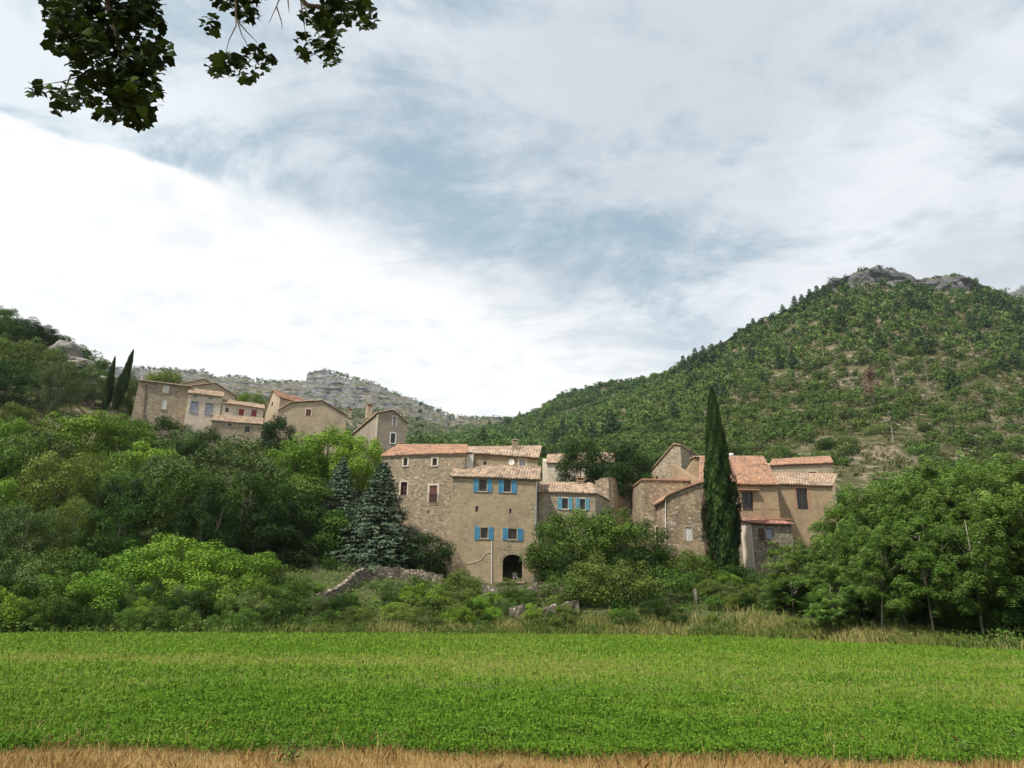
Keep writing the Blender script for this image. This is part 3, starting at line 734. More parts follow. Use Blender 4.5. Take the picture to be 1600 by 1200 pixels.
# --- stone gable house upper right
h = House('stone_house', 'bare stone gable house with small windows standing above the right group', 1063, 751, 90, -32)
cB = h.P(1063, 751); pk = h.P(1053, 695.5); lo = h.P(1017, 737); cT = h.P(1063, 697)
zb = zlow(h, lo.x, cT.x, 7, 2)
rects = [h.rect(1048.6, 734.6, 1053, 749), h.rect(1025, 744, 1028, 749)]
rt = h.side(1098, 704.5, cT.x); dep = rt.y
body(h, [xz(lo), xz(pk), xz(cT)], zb, dep, M['pale'], [rl(r) for r in rects])
for r in rects: window(h, r, bars=0)
roof(h, lo, Vector((lo.x, dep, lo.z)), Vector((pk.x, dep, pk.z)), pk, TR['pink'], over=.15, side=.1)
roof(h, Vector((cT.x, dep, cT.z)), cT, pk, Vector((pk.x, dep, pk.z)), TR['pink'], over=.1, side=.1)
p = h.side(1078, 707.5, cT.x); q = MB(); q.box(p.x-.05, p.x+.012, p.y-.3, p.y+.3, p.z-.3, p.z+.3); w_ = h.part('window', q, GLASS)
q = MB(); q.box(cT.x+.001, cT.x+.05, p.y-.42, p.y-.3, p.z-.4, p.z+.4); q.box(cT.x+.001, cT.x+.05, p.y+.3, p.y+.42, p.z-.4, p.z+.4); q.box(cT.x+.001, cT.x+.05, p.y-.3, p.y+.3, p.z+.3, p.z+.4); h.part('surround', q, STONE_TRIM, w_)

# --- plaster pier with sloping buttress
h = House('rendered_tower', 'slim ochre rendered tower with sloping side between gable house and cypress', 1090, 755, 86, -4, 'tower')
a, b = h.P(1085.5, 716), h.P(1102, 716); zb = h.P(1085, 790).z; lf = h.P(1078, 752)
body(h, [(lf.x, lf.z), (a.x-.9, a.z-1.2), (a.x, a.z), (b.x, b.z)], zb, 3, M['ochre'])
roof(h, a+Vector((0, -.1, .02)), b+Vector((0, -.1, .02)), b+Vector((0, 3, .35)), a+Vector((0, 3, .35)), TR['pink'], over=.1)

# --- left lower stone block
h = House('stone_house', 'flat topped mottled stone house left of the curved roof building', 1040, 850, 81, 3)
a, b = h.P(1004, 750), h.P(1100, 753); zb = zlow(h, a.x, b.x, 6)
r1 = h.rect(1025, 823, 1036, 850)
body(h, [xz(a), xz(b)], zb, 6, M['brown'], [rl(r1)], taper=.05); window(h, r1, bars=0, surround=LIME)
q = MB(); q.box(a.x-.12, b.x+.1, -.15, 6.1, a.z+.002, a.z+.16); o_ = h.part('coping', q, CLAY)

# --- curved roof building and the big orange roof: one long facade
h = House('rendered_house', 'patched plaster house with a curving roof edge and closed white shutter behind the cypress', 1075, 860, 77.5, 4)
tp = [h.P(*p) for p in ((1039.5, 777), (1046, 773), (1056, 769), (1068, 764), (1080, 759.5), (1092, 755.7), (1112, 751))]
zb = zlow(h, tp[0].x, tp[-1].x, 6)
r1 = h.rect(1070, 823.5, 1081, 844.5)
body(h, [xz(p) for p in tp], zb, 7, M['brown'], [rl(r1)])
window(h, r1, bars=0, surround=STONE_TRIM); x0, z0, x1, z1 = r1; shutter(h, (x0+.02, z0, (x0+x1)/2-.01, z1), WHITEP, v=.12); shutter(h, ((x0+x1)/2+.01, z0, x1-.02, z1), WHITEP, v=.12)
q = MB()
ext = [tp[0]+Vector((-.35, 0, -.45))]+tp
for a, b in zip(ext[:-1], ext[1:]):
    q.add([(a.x, -.25, a.z+.02), (b.x, -.25, b.z+.02), (b.x, -.25, b.z+.16), (a.x, -.25, a.z+.16), (a.x, 7.1, a.z+.02), (b.x, 7.1, b.z+.02), (b.x, 7.1, b.z+.16), (a.x, 7.1, a.z+.16)], [(0, 1, 2, 3), (4, 5, 6, 7), (3, 2, 6, 7), (0, 1, 5, 4)])
h.part('roof', q, CLAY)
q = MB(); pa, pb = tp[0], h.P(1039.5, 850); q.tube([(pa.x, -.07, pa.z-.2), (pb.x, -.07, pb.z)], .05); h.part('drainpipe', q, PIPE)

h = House('rendered_house', 'large plaster house with a broad orange tiled roof right of the cypress', 1160, 870, 78.5, 5)
eL, eR = h.P(1094, 756), h.P(1214, 757); v = 6.5
rL, rR = h.P(1096, 715, v), h.P(1191, 715, v); zb = zlow(h, eL.x, eR.x, 8)
r1 = h.rect(1160, 769, 1177, 798.5)
body(h, [xz(eL), xz(eR)], zb, 10, M['ochre'], [rl(r1)], back=[(eL.x, rL.z), (eR.x, eR.z)])
window(h, r1, bars=2, fm=WOOD, rev=.26)
a = h.P(1152.5, 765.5); b = h.P(1184, 765); q = MB(); q.box(a.x, b.x, -.5, -.001, a.z-.06, a.z+.06); h.part('canopy', q, CLAY)
roof(h, eL, eR, rR, rL, TR['orange'], pitch=.3, over=.35); cornice(h, eL, eR)
hb = Vector((eR.x, 12, eR.z)); roof(h, eR, hb, rR+Vector((0, .02, 0)), rR, TR['orange'], over=.2, side=.05)
chimney(h, 1193, 726, 1197.5, 736, 4.2, .4, CLAY, CLAY, 'pot', .9)
chimney(h, 1185, 733, 1191, 736.5, 3.6, .5, LIME, CLAY, 'pot', .6)
# balcony slab + iron rail
a, b = h.P(1160.5, 811.5), h.P(1226, 811.5); q = MB(); q.box(a.x, b.x, -1.6, -.001, a.z-.14, a.z); sl = h.part('balcony', q, CLAY)
q = MB(); zt = h.P(1180, 799, -1.55).z; zt = a.z+.95
n = 22
for i in range(n+1): xx = a.x+(b.x-a.x)*i/n; q.box(xx-.013, xx+.013, -1.55, -1.525, a.z+.003, zt)
q.box(a.x, b.x, -1.56, -1.515, zt+.002, zt+.04)
for xx in (a.x, b.x-.03):
    q.box(xx, xx+.03, -1.51, -.01, zt+.003, zt+.038)
    for j in range(5): q.box(xx+.004, xx+.024, -1.4+j*.28, -1.38+j*.28, a.z+.003, zt)
h.part('railing', q, IRON, sl)
big = h
# antenna & white tank
p = h.O+h.R @ h.P(1180, 714, 6.4); q = MB(); q.tube([(0, 0, -.6), (0, 0, 1.3)], .02, 5); q.tube([(-.5, 0, 1.05), (.5, 0, 1.25)], .012, 5)
for k in range(6): q.tube([(-.4+k*.16, -.18, 1.07+k*.032), (-.4+k*.16, .18, 1.07+k*.032)], .008, 4)
link('antenna', q.mesh('antenna'), IRON, label='thin television antenna on the ridge of the broad orange roof', category='antenna').location = p
p = h.O+h.R @ h.P(1139, 712, 7.6); q = MB(); q.tube([(-.5, 0, .0), (.5, 0, 0)], [.34, .34], 12); q.box(-.4, .4, -.2, .2, -.8, -.3)
link('water_tank', q.mesh('water_tank', True), WHITEP, label='small white tank showing above the ridge of the orange roof', category='tank').location = p

# --- stone shed
h = House('stone_shed', 'small crumbling grey stone shed with broken red roof tiles under the iron balcony', 1176, 897, 74.5, 14, 'shed')
eL, eR = h.P(1174, 818), h.P(1236, 820); dpl = h.side(1162, 811, eL.x).y; dpl = max(1.4, min(dpl, 3))
zb = zlow(h, eL.x, eR.x, 3); rects = [h.rect(1197.5, 825.5, 1209, 842)]
body(h, [xz(eL), xz(eR)], zb, dpl+1.5, M['grey'], [rl(rects[0])], back=[(eL.x, eL.z+.9), (eR.x, eR.z+.9)], taper=.1)
window(h, rects[0], bars=0, pane=CURTAIN, fm=GREYW); shutter(h, h.rect(1185.5, 825.5, 1194.5, 843), WOOD)
roof(h, eL, eR, Vector((eR.x, dpl+1.2, eR.z+.75)), Vector((eL.x, dpl+1.2, eL.z+.75)), TR['red'], over=.3, side=.25)
a = h.P(1193, 845.5); b = h.P(1215, 846); q = MB(); q.box(a.x, b.x, -.22, .02, a.z-.1, a.z); h.part('ledge', q, STONE_TRIM)
for pxy in ((1202, 861), (1205, 867)):
    q = MB(); c_ = h.P(*pxy); q.box(c_.x-.2, c_.x+.2, -.12, .01, c_.z-.06, c_.z+.05); h.part('jutting_stone', q, WOOD)
q = MB(); q.box(eL.x-.16, eL.x-.03, -.02, dpl+.4, zb, eL.z-.1); h.part('lit_side_slab', q, LIME)  # pale slab paints sunlight onto the left face of the shed

# --- right wing
h = House('rendered_house', 'plaster wing with a pink tiled roof and one tall brown window at the right', 1245, 840, 82, 5)
eL, eR = h.P(1213.5, 756.5), h.P(1300, 759.5); v = 4
rL, rR = h.P(1207, 741, v), h.P(1307, 742.5, v); zb = zlow(h, eL.x, eR.x, 8)
r1 = h.rect(1245, 763, 1262.5, 796)
body(h, [xz(eL), xz(eR)], zb, 6, M['ochre'], [rl(r1)], back=[(eL.x, rL.z), (eR.x, rR.z)])
window(h, r1, bars=2, surround=CLAY, fm=WOOD, sw=.3); roof(h, eL, eR, rR, rL, TR['pink']); cornice(h, eL, eR)
h = House('rendered_house', 'rear house with a long low orange roof edge above the pink roofed wing', 1250, 745, 98, 3)
eL, eR = h.P(1204.5, 727.5), h.P(1300, 723.5); rL, rR = h.P(1208, 719.5, 4), h.P(1296, 714.5, 4); zb = zlow(h, eL.x, eR.x, 7)
r1 = h.rect(1263.5, 737, 1276.5, 746)
body(h, [xz(eL), xz(eR)], zb, 7, M['tan'], [rl(r1)], back=[(eL.x, rL.z), (eR.x, rR.z)]); window(h, r1, bars=1, surround=LIME)
roof(h, eL, eR, rR, rL, TR['orange']); cornice(h, eL, eR)

# --- village houses top left
YW = 25
h = House('stone_house', 'bare stone house with two pale closed shutters at the far left of the village', 250, 660, 107, YW)
eL, eR = h.P(217.5, 595), h.P(299, 604.8); zb = zlow(h, eL.x, eR.x, 7)
r1, r2 = h.rect(254.5, 601.5, 264.5, 613.8), h.rect(252.8, 624, 260.8, 639)
rL, rR = h.P(219, 592, 4), h.P(300, 603, 4)
body(h, [xz(eL), xz(eR)], zb, 7, M['pale'], [rl(r1), rl(r2)], back=[(eL.x, rL.z+.5), (eR.x, rR.z+.5)], taper=.3)
for r in (r1, r2):
    window(h, r, bars=0, fm=WHITEP, sill=STONE_TRIM); x0, z0, x1, z1 = r; shutter(h, (x0+.02, z0, (x0+x1)/2-.01, z1), WHITEP, v=.12); shutter(h, ((x0+x1)/2+.01, z0, x1-.02, z1), WHITEP, v=.12)
roof(h, eL, eR, Vector((eR.x, 4, eR.z+1.1)), Vector((eL.x, 4, eL.z+1.1)), TR['brown'], over=.35); cornice(h, eL, eR, STONE_TRIM)
q = MB(); pa, pb = h.P(229, 598), h.P(224, 655); q.tube([(pa.x, -.07, pa.z-.2), (pb.x, -.09, pb.z)], .06); h.part('drainpipe', q, IRON)

h = House('rendered_house', 'cream rendered house with two tall grey framed windows beside the bare stone house', 320, 665, 107.5, YW)
eL, eR = h.P(295, 614.5), h.P(347.5, 620.5); zb = zlow(h, eL.x, eR.x, 7)
rs_ = [h.rect(297.6, 627.8, 308.6, 644.3), h.rect(321, 630.4, 332, 647), h.rect(303, 616.4, 308, 621), h.rect(326.4, 618.8, 331.6, 623.7)]
body(h, [xz(eL), xz(eR)], zb, 6, M['cream'], [rl(r) for r in rs_], back=[(eL.x, eL.z+.9), (eR.x, eR.z+.9)])
for r in rs_[:2]: window(h, r, bars=0, surround=GREYW, fm=GREYW, pane=CURTAIN, sill=GREYW, sw=.12)
for r in rs_[2:]: window(h, r, bars=0, surround=STONE_TRIM, pane=CURTAIN, sw=.1)
roof(h, eL, eR, h.P(349, 614.5, 3.5), h.P(299, 608.5, 3.5), TR['pink']); cornice(h, eL, eR, LIME)

h = House('rendered_house', 'low pinkish cream house with two crimson shuttered windows and a lean-to roof', 380, 668, 110, YW)
eL, eR = h.P(347.5, 630), h.P(412, 639); zb = zlow(h, eL.x, eR.x, 7)
rs_ = [h.rect(352.7, 637.4, 356.8, 644), h.rect(373, 639, 381.2, 649.5), h.rect(393, 640.4, 401, 650.8)]
body(h, [xz(eL), xz(eR)], zb, 6, M['cream'], [rl(r) for r in rs_], back=[(eL.x, eL.z+.8), (eR.x, eR.z+.8)])
window(h, rs_[0], bars=0, surround=STONE_TRIM, sw=.08)
for r in rs_[1:]:
    window(h, r, bars=0, fm=REDP); x0, z0, x1, z1 = r; shutter(h, (x0+.02, z0, (x0+x1)/2-.01, z1), REDP, v=.10); shutter(h, ((x0+x1)/2+.01, z0, x1-.02, z1), REDP, v=.10)
roof(h, eL, eR, h.P(411.5, 634, 3.2), h.P(350, 626, 3.2), TR['pink']); cornice(h, eL, eR, LIME)
vv_ = -2.6; a, b = h.P(331, 657.5, vv_), h.P(409.5, 663.5, vv_); c_, d_ = h.P(410, 655, -.03), h.P(337, 650, -.03)
roof(h, a, b, c_, d_, TR['pink'], over=.2)
q = MB(); q.add([(a.x, vv_, zb), (b.x, vv_, zb), (b.x, vv_, b.z), (a.x, vv_, a.z), (a.x, -.01, zb), (b.x, -.01, zb), (b.x, -.01, c_.z), (a.x, -.01, d_.z)], [(0, 1, 2, 3), (0, 4, 7, 3), (1, 5, 6, 2)])
h.part('lean_to', q, M['pale'])
for rr_ in (h.rect(356, 661.5, 362, 665, vv_), h.rect(382, 666, 391, 675, vv_)):
    q = MB(); q.box(rr_[0], rr_[2], vv_-.012, vv_+.1, rr_[1], rr_[3]); w_ = h.part('window', q, GLASS); surround_(h, rr_, STONE_TRIM, vv_-.02, w_, .1)

h = House('stone_house', 'ochre gable end rising behind the cream house on the village top', 336, 640, 117, YW)
tp = [h.P(300, 603.5), h.P(336.8, 599.5), h.P(368, 619)]; zb = zlow(h, tp[0].x, tp[2].x, 7)
body(h, [xz(p) for p in tp], zb, 8, M['tan'])
for i in (0, 1):
    a, b = tp[i], tp[i+1]
    A_, B_ = (a, Vector((a.x, 8, a.z))) if i == 0 else (Vector((b.x, 8, b.z)), b)
    R_ = tp[1]; Rb = Vector((R_.x, 8, R_.z))
    roof(h, A_, B_, Rb if i == 0 else R_, R_ if i == 0 else Rb, TR['pink'], over=.2, side=.15)
h = House('stone_house', 'rearmost tan gable peeping over the roofs at the village top', 315, 620, 124, YW)
tp = [h.P(286, 600), h.P(319, 592.5), h.P(331, 600)]; zb = zlow(h, tp[0].x, tp[2].x, 7)
body(h, [xz(p) for p in tp], zb, 7, M['tan'])
R_ = tp[1]; Rb = Vector((R_.x, 7, R_.z))
roof(h, tp[0], Vector((tp[0].x, 7, tp[0].z)), Rb, R_, TR['pink'], over=.2, side=.1); roof(h, Vector((tp[2].x, 7, tp[2].z)), tp[2], R_, Rb, TR['pink'], over=.2, side=.1)

# church-like house with orange roof slope
h = House('stone_house', 'gabled tan house with one bright orange roof slope above the dark round tree', 425, 660, 116, -35)
a, pk, b = h.P(414.5, 645), h.P(427, 610.5), h.P(438, 621)
zb = zlow(h, a.x, b.x, 14); r1 = h.rect(424.2, 628, 426.8, 634); dep = 14
body(h, [xz(a), xz(pk), xz(b)], zb, dep, M['tan'], [rl(r1)]); window(h, r1, bars=0, surround=LIME, sw=.07)
roof(h, Vector((b.x, dep, b.z)), b, pk, Vector((pk.x, dep, pk.z)), TR['orange'], over=.3, side=.15) if False else roof(h, b, Vector((b.x, dep, b.z)), Vector((pk.x, dep, pk.z)), pk, TR['orange'], over=.3, side=.15)
roof(h, Vector((a.x, dep, a.z)), a, pk, Vector((pk.x, dep, pk.z)), TR['pink'], over=.2, side=.15)

h = House('rendered_house', 'wide tan gable with one brown shuttered window in the middle of the upper village', 480, 665, 111, 18)
tp = [h.P(436, 640.5), h.P(454, 630), h.P(503, 626.8), h.P(542, 650)]; zb = zlow(h, tp[0].x, tp[-1].x, 9)
r1 = h.rect(478, 639.5, 486, 650)
body(h, [xz(p) for p in tp], zb, 9, M['tan'], [rl(r1)]); window(h, r1, bars=0, surround=LIME); x0, z0, x1, z1 = r1; shutter(h, (x0+.01, z0, x1-.01, z1), REDWOOD, v=.1)
for i in range(3):
    a, b = tp[i], tp[i+1]; ab, bb = Vector((a.x, 9, a.z)), Vector((b.x, 9, b.z))
    if i < 2: roof(h, a, ab, bb, b, TR['pink'], over=.15 if i == 0 else 0, side=.2, verge=False)
    else: roof(h, bb, b, a, ab, TR['pink'], over=.15, side=.2, verge=False)
chimney(h, 545, 641, 550, 646, 3, .8, M['brown'], CLAY)

h = House('rendered_house', 'tall grey rendered gable house with a lit side wall and chimneys above the trees', 600, 700, 101, 26)
c_ = h.P(590.5, 646); pk = h.P(614, 641.5); rt = h.P(636, 660.5); zb = zlow(h, c_.x, rt.x, 9, 2)
dep = max(4, min(16, h.side(553, 648, c_.x).y)); 
rs_ = [h.rect(614, 651, 619, 665), h.rect(610.5, 677, 617.5, 692.5)]
body(h, [xz(c_), xz(pk), xz(rt)], zb, dep, M['shade'], [rl(r) for r in rs_])
window(h, rs_[0], bars=1, surround=LIME, pane=CURTAIN, fm=GREYW); window(h, rs_[1], bars=1, surround=WHITEP, sw=.16, sill=WHITEP)
roof(h, c_, Vector((c_.x, dep, c_.z)), Vector((pk.x, dep, pk.z)), pk, TR['pink'], over=.25, side=.15)
roof(h, Vector((rt.x, dep, rt.z)), rt, pk, Vector((pk.x, dep, pk.z)), TR['pink'], over=.25, side=.15)
chimney(h, 574, 634, 582, 646, 5, .9, M['tan'], CLAY)
q = MB(); q.box(c_.x-.10, c_.x+.12, -.04, .12, zb, c_.z-.15); h.part('corner_stones', q, LIME)
# --- dry stone terraces
def onslope(pts, drop, y0=54, y1=140):
    out = []
    for px, py in pts:
        a, e = az_el(px, py); Yc = np.linspace(y0, y1, 700); z = terr(a*Yc, Yc); i = np.where(z >= CH+e*Yc-drop)[0]
        out.append((px, py, float(Yc[i[0]]) if len(i) else y1))
    ys_ = [q[2] for q in out]
    return [(q[0], q[1], (q[2]+ys_[max(0, i-1)]+ys_[min(len(ys_)-1, i+1)])/3) for i, q in enumerate(out)]
freewall('stone_terrace', 'long sloping dry stone terrace wall below the silver spruces', onslope([(486, 930), (505, 926), (522, 920), (540, 908), (556, 893), (570, 887), (600, 885), (625, 887), (650, 890), (675, 895), (692, 899)], 1.0), .4, 1.0, M['dry'], 'terrace wall')
freewall('stone_terrace', 'rough stone retaining wall at the foot of the arched doorway', onslope([(757, 917), (775, 919), (800, 920), (830, 917), (860, 913), (880, 914)], 1.1), .7, 1.1, M['dry'], 'terrace wall', .18)
freewall('stone_terrace', 'low broken stone wall further down the bank below the doorway', onslope([(795, 951), (815, 947), (840, 950), (872, 944), (900, 940)], .9), .7, .9, M['dry'], 'terrace wall', .2)
freewall('stone_terrace', 'collapsed reddish stone terrace on the slope at the far left', onslope([(60, 612), (80, 608), (100, 606), (125, 610), (150, 618)], 2.2, 90, 140), .8, 2.2, M['dry'], 'terrace wall', .2)
# ------------------------------------------------------------------ plants
def unit(v): return v/np.maximum(np.linalg.norm(v, axis=-1, keepdims=True), 1e-9)
def leaves(pos, nrm, L_, asp, r, droop=None):
    """one diamond leaf per point"""
    n = len(pos); t = r.normal(size=(n, 3))
    if droop is not None: t = droop
    t = unit(t-nrm*np.sum(t*nrm, 1, keepdims=True)); b = np.cross(nrm, t)
    L_ = np.broadcast_to(np.asarray(L_), (n,))[:, None]
    v = np.stack([pos-t*L_, pos+b*L_*asp+t*L_*.15, pos+t*L_, pos-b*L_*asp+t*L_*.15], 1).reshape(-1, 3)
    return v, np.arange(4*n).reshape(-1, 4)
def crown_pts(seed, ncl, nleaf, zlo=.25, rc=(.10, .19), up=.25, inner=.22, flat=.95, wid=.40, power=.5, top=.9):
    r = np.random.default_rng(seed)
    d = unit(r.normal(size=(ncl, 3))); rad = r.uniform(.35, 1, ncl)**power
    c = d*rad[:, None]*np.array([wid, wid, (1-zlo)/2*top]); c[:, 2] += (1+zlo)/2-.03
    cr = r.uniform(*rc, ncl)*(1-.25*(c[:, 2]-zlo)/(1-zlo))
    w_ = cr**2; ci = r.choice(ncl, nleaf, p=w_/w_.sum())
    dd = unit(r.normal(size=(nleaf, 3))+np.array([0, 0, up])); rr = .72+.36*r.random(nleaf)**1.0
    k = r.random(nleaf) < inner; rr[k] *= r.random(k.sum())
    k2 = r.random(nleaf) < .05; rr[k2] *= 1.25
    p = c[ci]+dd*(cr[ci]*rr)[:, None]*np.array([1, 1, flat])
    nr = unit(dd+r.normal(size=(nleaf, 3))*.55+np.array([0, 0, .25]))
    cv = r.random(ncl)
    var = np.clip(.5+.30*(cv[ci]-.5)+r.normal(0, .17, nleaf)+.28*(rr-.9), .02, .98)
    p[:, 2] = np.abs(p[:, 2])
    return p, nr, var, c, cr, r
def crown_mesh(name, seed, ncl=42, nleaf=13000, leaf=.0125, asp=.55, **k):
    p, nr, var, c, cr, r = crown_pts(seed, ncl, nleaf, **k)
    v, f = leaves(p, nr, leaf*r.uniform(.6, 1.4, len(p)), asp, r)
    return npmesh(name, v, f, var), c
def trunk_mesh(name, seed, cl, fork=.3, r0=.018, nb=9, lean=.05, multi=1):
    rr = random.Random(seed); mb = MB(); cs = [Vector(x) for x in cl]; rr.shuffle(cs)
    stems = []
    for s_ in range(multi):
        a = 2*math.pi*s_/multi; bx, by = (.03*math.cos(a), .03*math.sin(a)) if multi > 1 else (0, 0)
        tx, ty = bx*3+rr.uniform(-lean, lean), by*3+rr.uniform(-lean, lean)
        path = [(bx, by, -.04), (bx*1.5, by*1.5, fork*.5), (tx*.7, ty*.7, fork), (tx, ty, fork+.25), (tx*1.2, ty*1.2, fork+.45)]
        mb.tube(path, [r0, r0*.8, r0*.65, r0*.4, r0*.15], 7); stems.append([Vector(q) for q in path])
    for c_ in cs[:nb]:
        st = stems[rr.randrange(multi)]; k = rr.random(); s0 = st[2].lerp(st[3], k)
        if s0.z > c_.z: s0 = st[1].lerp(st[2], .8)
        m_ = s0.lerp(c_, .5)+Vector((0, 0, -.02)); mb.tube([s0, m_, c_], [r0*.4, r0*.25, r0*.08], 5)
    return mb.mesh(name, True)
TPL = {}
def tpl(kind, crowns): TPL[kind] = crowns
tpl('broad', [(lambda cm: (cm[0], trunk_mesh('trunk', s, cm[1])))(crown_mesh('crown', s, 50, 20000, .0118, zlo=.04, wid=.40, rc=(.09, .17))) for s in (11, 12, 13, 14)])
tpl('bush', [(lambda cm: (cm[0], trunk_mesh('stem', s, cm[1], fork=.12, r0=.012, multi=3)))(crown_mesh('crown', s, 40, 17000, .0125, zlo=-.10, wid=.40, rc=(.10, .18))) for s in (21, 22, 23)])
tpl('airy', [(lambda cm: (cm[0], trunk_mesh('trunk', s, cm[1], multi=2)))(crown_mesh('crown', s, 80, 22000, .0098, asp=.45, zlo=.04, wid=.41, rc=(.07, .13), inner=.3)) for s in (31, 32)])
tpl('umbel', [(lambda cm: (cm[0], trunk_mesh('trunk', s, cm[1])))(crown_mesh('crown', s, 40, 11000, .0125, zlo=.3, wid=.42, rc=(.08, .15), flat=.5)) for s in (34, 35)])
def conifer_mesh(name, seed, tiers=17, per=16, needle=.016, wtop=.02, w0=.46, droop=.10, dens=34, zlo=.06):
    r = np.random.default_rng(seed); P_, N_, V_ = [], [], []
    for i in range(tiers):
        f = i/(tiers-1); z = zlo+(1-zlo)*f**.92; R_ = (w0*(1-f)**.85+wtop)*r.uniform(.8, 1.12)
        nb = max(5, int(per*(1-f*.6)))
        for j in range(nb):
            a = 2*math.pi*(j+r.random())/nb; L_ = R_*r.uniform(.72, 1.12)
            n = max(6, int(dens*(.3+L_/w0)))
            s = r.random(n)**.6; side = r.normal(0, .05, n)*(1.2-s)*(L_/.4+.4)
            zz_ = z-droop*s**1.6*L_/w0*1.2+.03*s**3+r.normal(0, .007, n)
            dx, dy = math.cos(a), math.sin(a)
            P_.append(np.stack([dx*s*L_-dy*side, dy*s*L_+dx*side, zz_], 1)); N_.append(unit(np.stack([dx*.5+r.normal(0, .4, n), dy*.5+r.normal(0, .4, n), .8+r.normal(0, .3, n)], 1)))
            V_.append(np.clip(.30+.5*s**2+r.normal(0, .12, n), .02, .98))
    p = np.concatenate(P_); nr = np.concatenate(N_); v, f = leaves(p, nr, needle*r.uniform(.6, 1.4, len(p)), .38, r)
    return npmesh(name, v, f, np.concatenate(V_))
def pole(name, r0=.02, h=.96):
    mb = MB(); mb.tube([(0, 0, -.03), (.004, 0, h*.5), (0, 0, h)], [r0, r0*.6, r0*.1], 7); return mb.mesh(name, True)
def weed():
    r = np.random.default_rng(5); n = 160; p = np.stack([r.normal(0, .2, n), r.normal(0, .2, n), r.uniform(.05, 1, n)], 1)
    v, f = leaves(p, unit(r.normal(size=(n, 3))*.5+np.array([0, 0, 1])), .085, .5, r, droop=p*np.array([1, 1, 0])+r.normal(0, .1, (n, 3)))
    mb = MB(); rq = random.Random(4)
    for i in range(14): mb.tube([(0, 0, 0), tuple(p[i*9]*.6), tuple(p[i*9])], [.02, .012, .006], 4)
    return npmesh('crown', v, f, r.uniform(.2, .7, n)), mb.mesh('stem')
tpl('weed', [weed()])
tpl('spruce', [(conifer_mesh('crown', s, 26, 26, .017, dens=50, w0=.47, wtop=.03), pole('trunk')) for s in (41, 42)])
tpl('conifer', [(conifer_mesh('crown', s, 13, 9, .022, dens=26, w0=.42, droop=.13), pole('trunk')) for s in (43, 44)])
tpl('hillpine', [(conifer_mesh('crown', s, 11, 11, .055, dens=16, w0=.44, droop=.05, zlo=.10, wtop=.10), pole('trunk', .025, .85)) for s in (45, 46, 47)])
def cypress_mesh(name, seed, n=30000):
    r = np.random.default_rng(seed); z = r.random(n)**.95
    prof = np.interp(z, [0, .08, .17, .30, .42, .56, .71, .86, .95, 1], [.20, .36, .43, .50, .50, .40, .28, .18, .10, .02])
    a = r.random(n)*2*math.pi; lump = 1+.14*np.sin(a*3+z*9)+.13*np.sin(a*7-z*31)+.34*fbm(a*2.5, z*22, seed, 4)
    rad = prof*lump*(.80+.24*r.random(n)); k = r.random(n) < .12; rad[k] *= r.random(k.sum())
    p = np.stack([np.cos(a)*rad, np.sin(a)*rad, z*.98+.01], 1)
    nr = unit(np.stack([np.cos(a), np.sin(a), .35+0*a], 1)+r.normal(size=(n, 3))*.35)
    up = unit(np.stack([np.cos(a)*.25, np.sin(a)*.25, 1+0*a], 1)+r.normal(size=(n, 3))*.25)
    # x,y are scaled separately from z, so keep tufts long in z
    t = up*np.array([.055, .055, .010]); b = np.stack([-np.sin(a), np.cos(a), 0*a], 1)*np.array([.03, .03, 0])*r.uniform(.6, 1.3, n)[:, None]
    v = np.stack([p-t, p+b, p+t*1.3, p-b], 1).reshape(-1, 3)
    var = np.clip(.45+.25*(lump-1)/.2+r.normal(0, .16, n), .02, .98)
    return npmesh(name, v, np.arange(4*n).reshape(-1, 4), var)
tpl('cypress', [(cypress_mesh('crown', s), pole('trunk', .06, .3)) for s in (51, 52)])
def copse_mesh(seed, ntuft=600, zlo=.14):
    """umbrella clumps of long drooping compound leaves"""
    r = np.random.default_rng(seed); ncl = 30
    ang = r.random(ncl)*2*math.pi; rad = r.random(ncl)**.5*.40
    cz = .93-.9*rad**2-r.random(ncl)**1.2*(.93-zlo)*.8
    c = np.stack([np.cos(ang)*rad, np.sin(ang)*rad, cz], 1)
    ci = r.integers(0, ncl, ntuft); th = r.random(ntuft)*2*math.pi; q = r.random(ntuft)**.5*.12
    tc = c[ci]+np.stack([np.cos(th)*q, np.sin(th)*q, .045-q**2*3.0+r.normal(0, .03, ntuft)], 1)
    P_, T_, N_, V_ = [], [], [], []
    for i in range(ntuft):
        nfr = 11; tv = r.normal(0, .10)
        for j in range(nfr):
            a = 2*math.pi*(j+r.random()*.7)/nfr; L_ = r.uniform(.030, .056); ns = 6
            s = np.linspace(.25, 1, ns)
            base = tc[i]+np.stack([np.cos(a)*s*L_, np.sin(a)*s*L_, .020*s-.052*s**2+0*s], 1)
            for sd_ in (-1, 1):
                dirv = np.array([-math.sin(a)*sd_*.8+math.cos(a)*.5, math.cos(a)*sd_*.8+math.sin(a)*.5, -.45])
                P_.append(base+dirv*.007); T_.append(np.tile(dirv, (ns, 1)))
                N_.append(np.tile(np.array([math.cos(a)*.3, math.sin(a)*.3, 1.]), (ns, 1))+r.normal(0, .25, (ns, 3))); V_.append(np.clip(.46+tv*2.2+r.normal(0, .14, ns)+.12*(s-.5), .02, .98))
    p = np.concatenate(P_); nr = unit(np.concatenate(N_)); T_ = np.concatenate(T_)
    v, f = leaves(p, nr, .0095*r.uniform(.7, 1.3, len(p)), .30, r, droop=T_)
    return npmesh('crown', v, f, np.concatenate(V_)), c
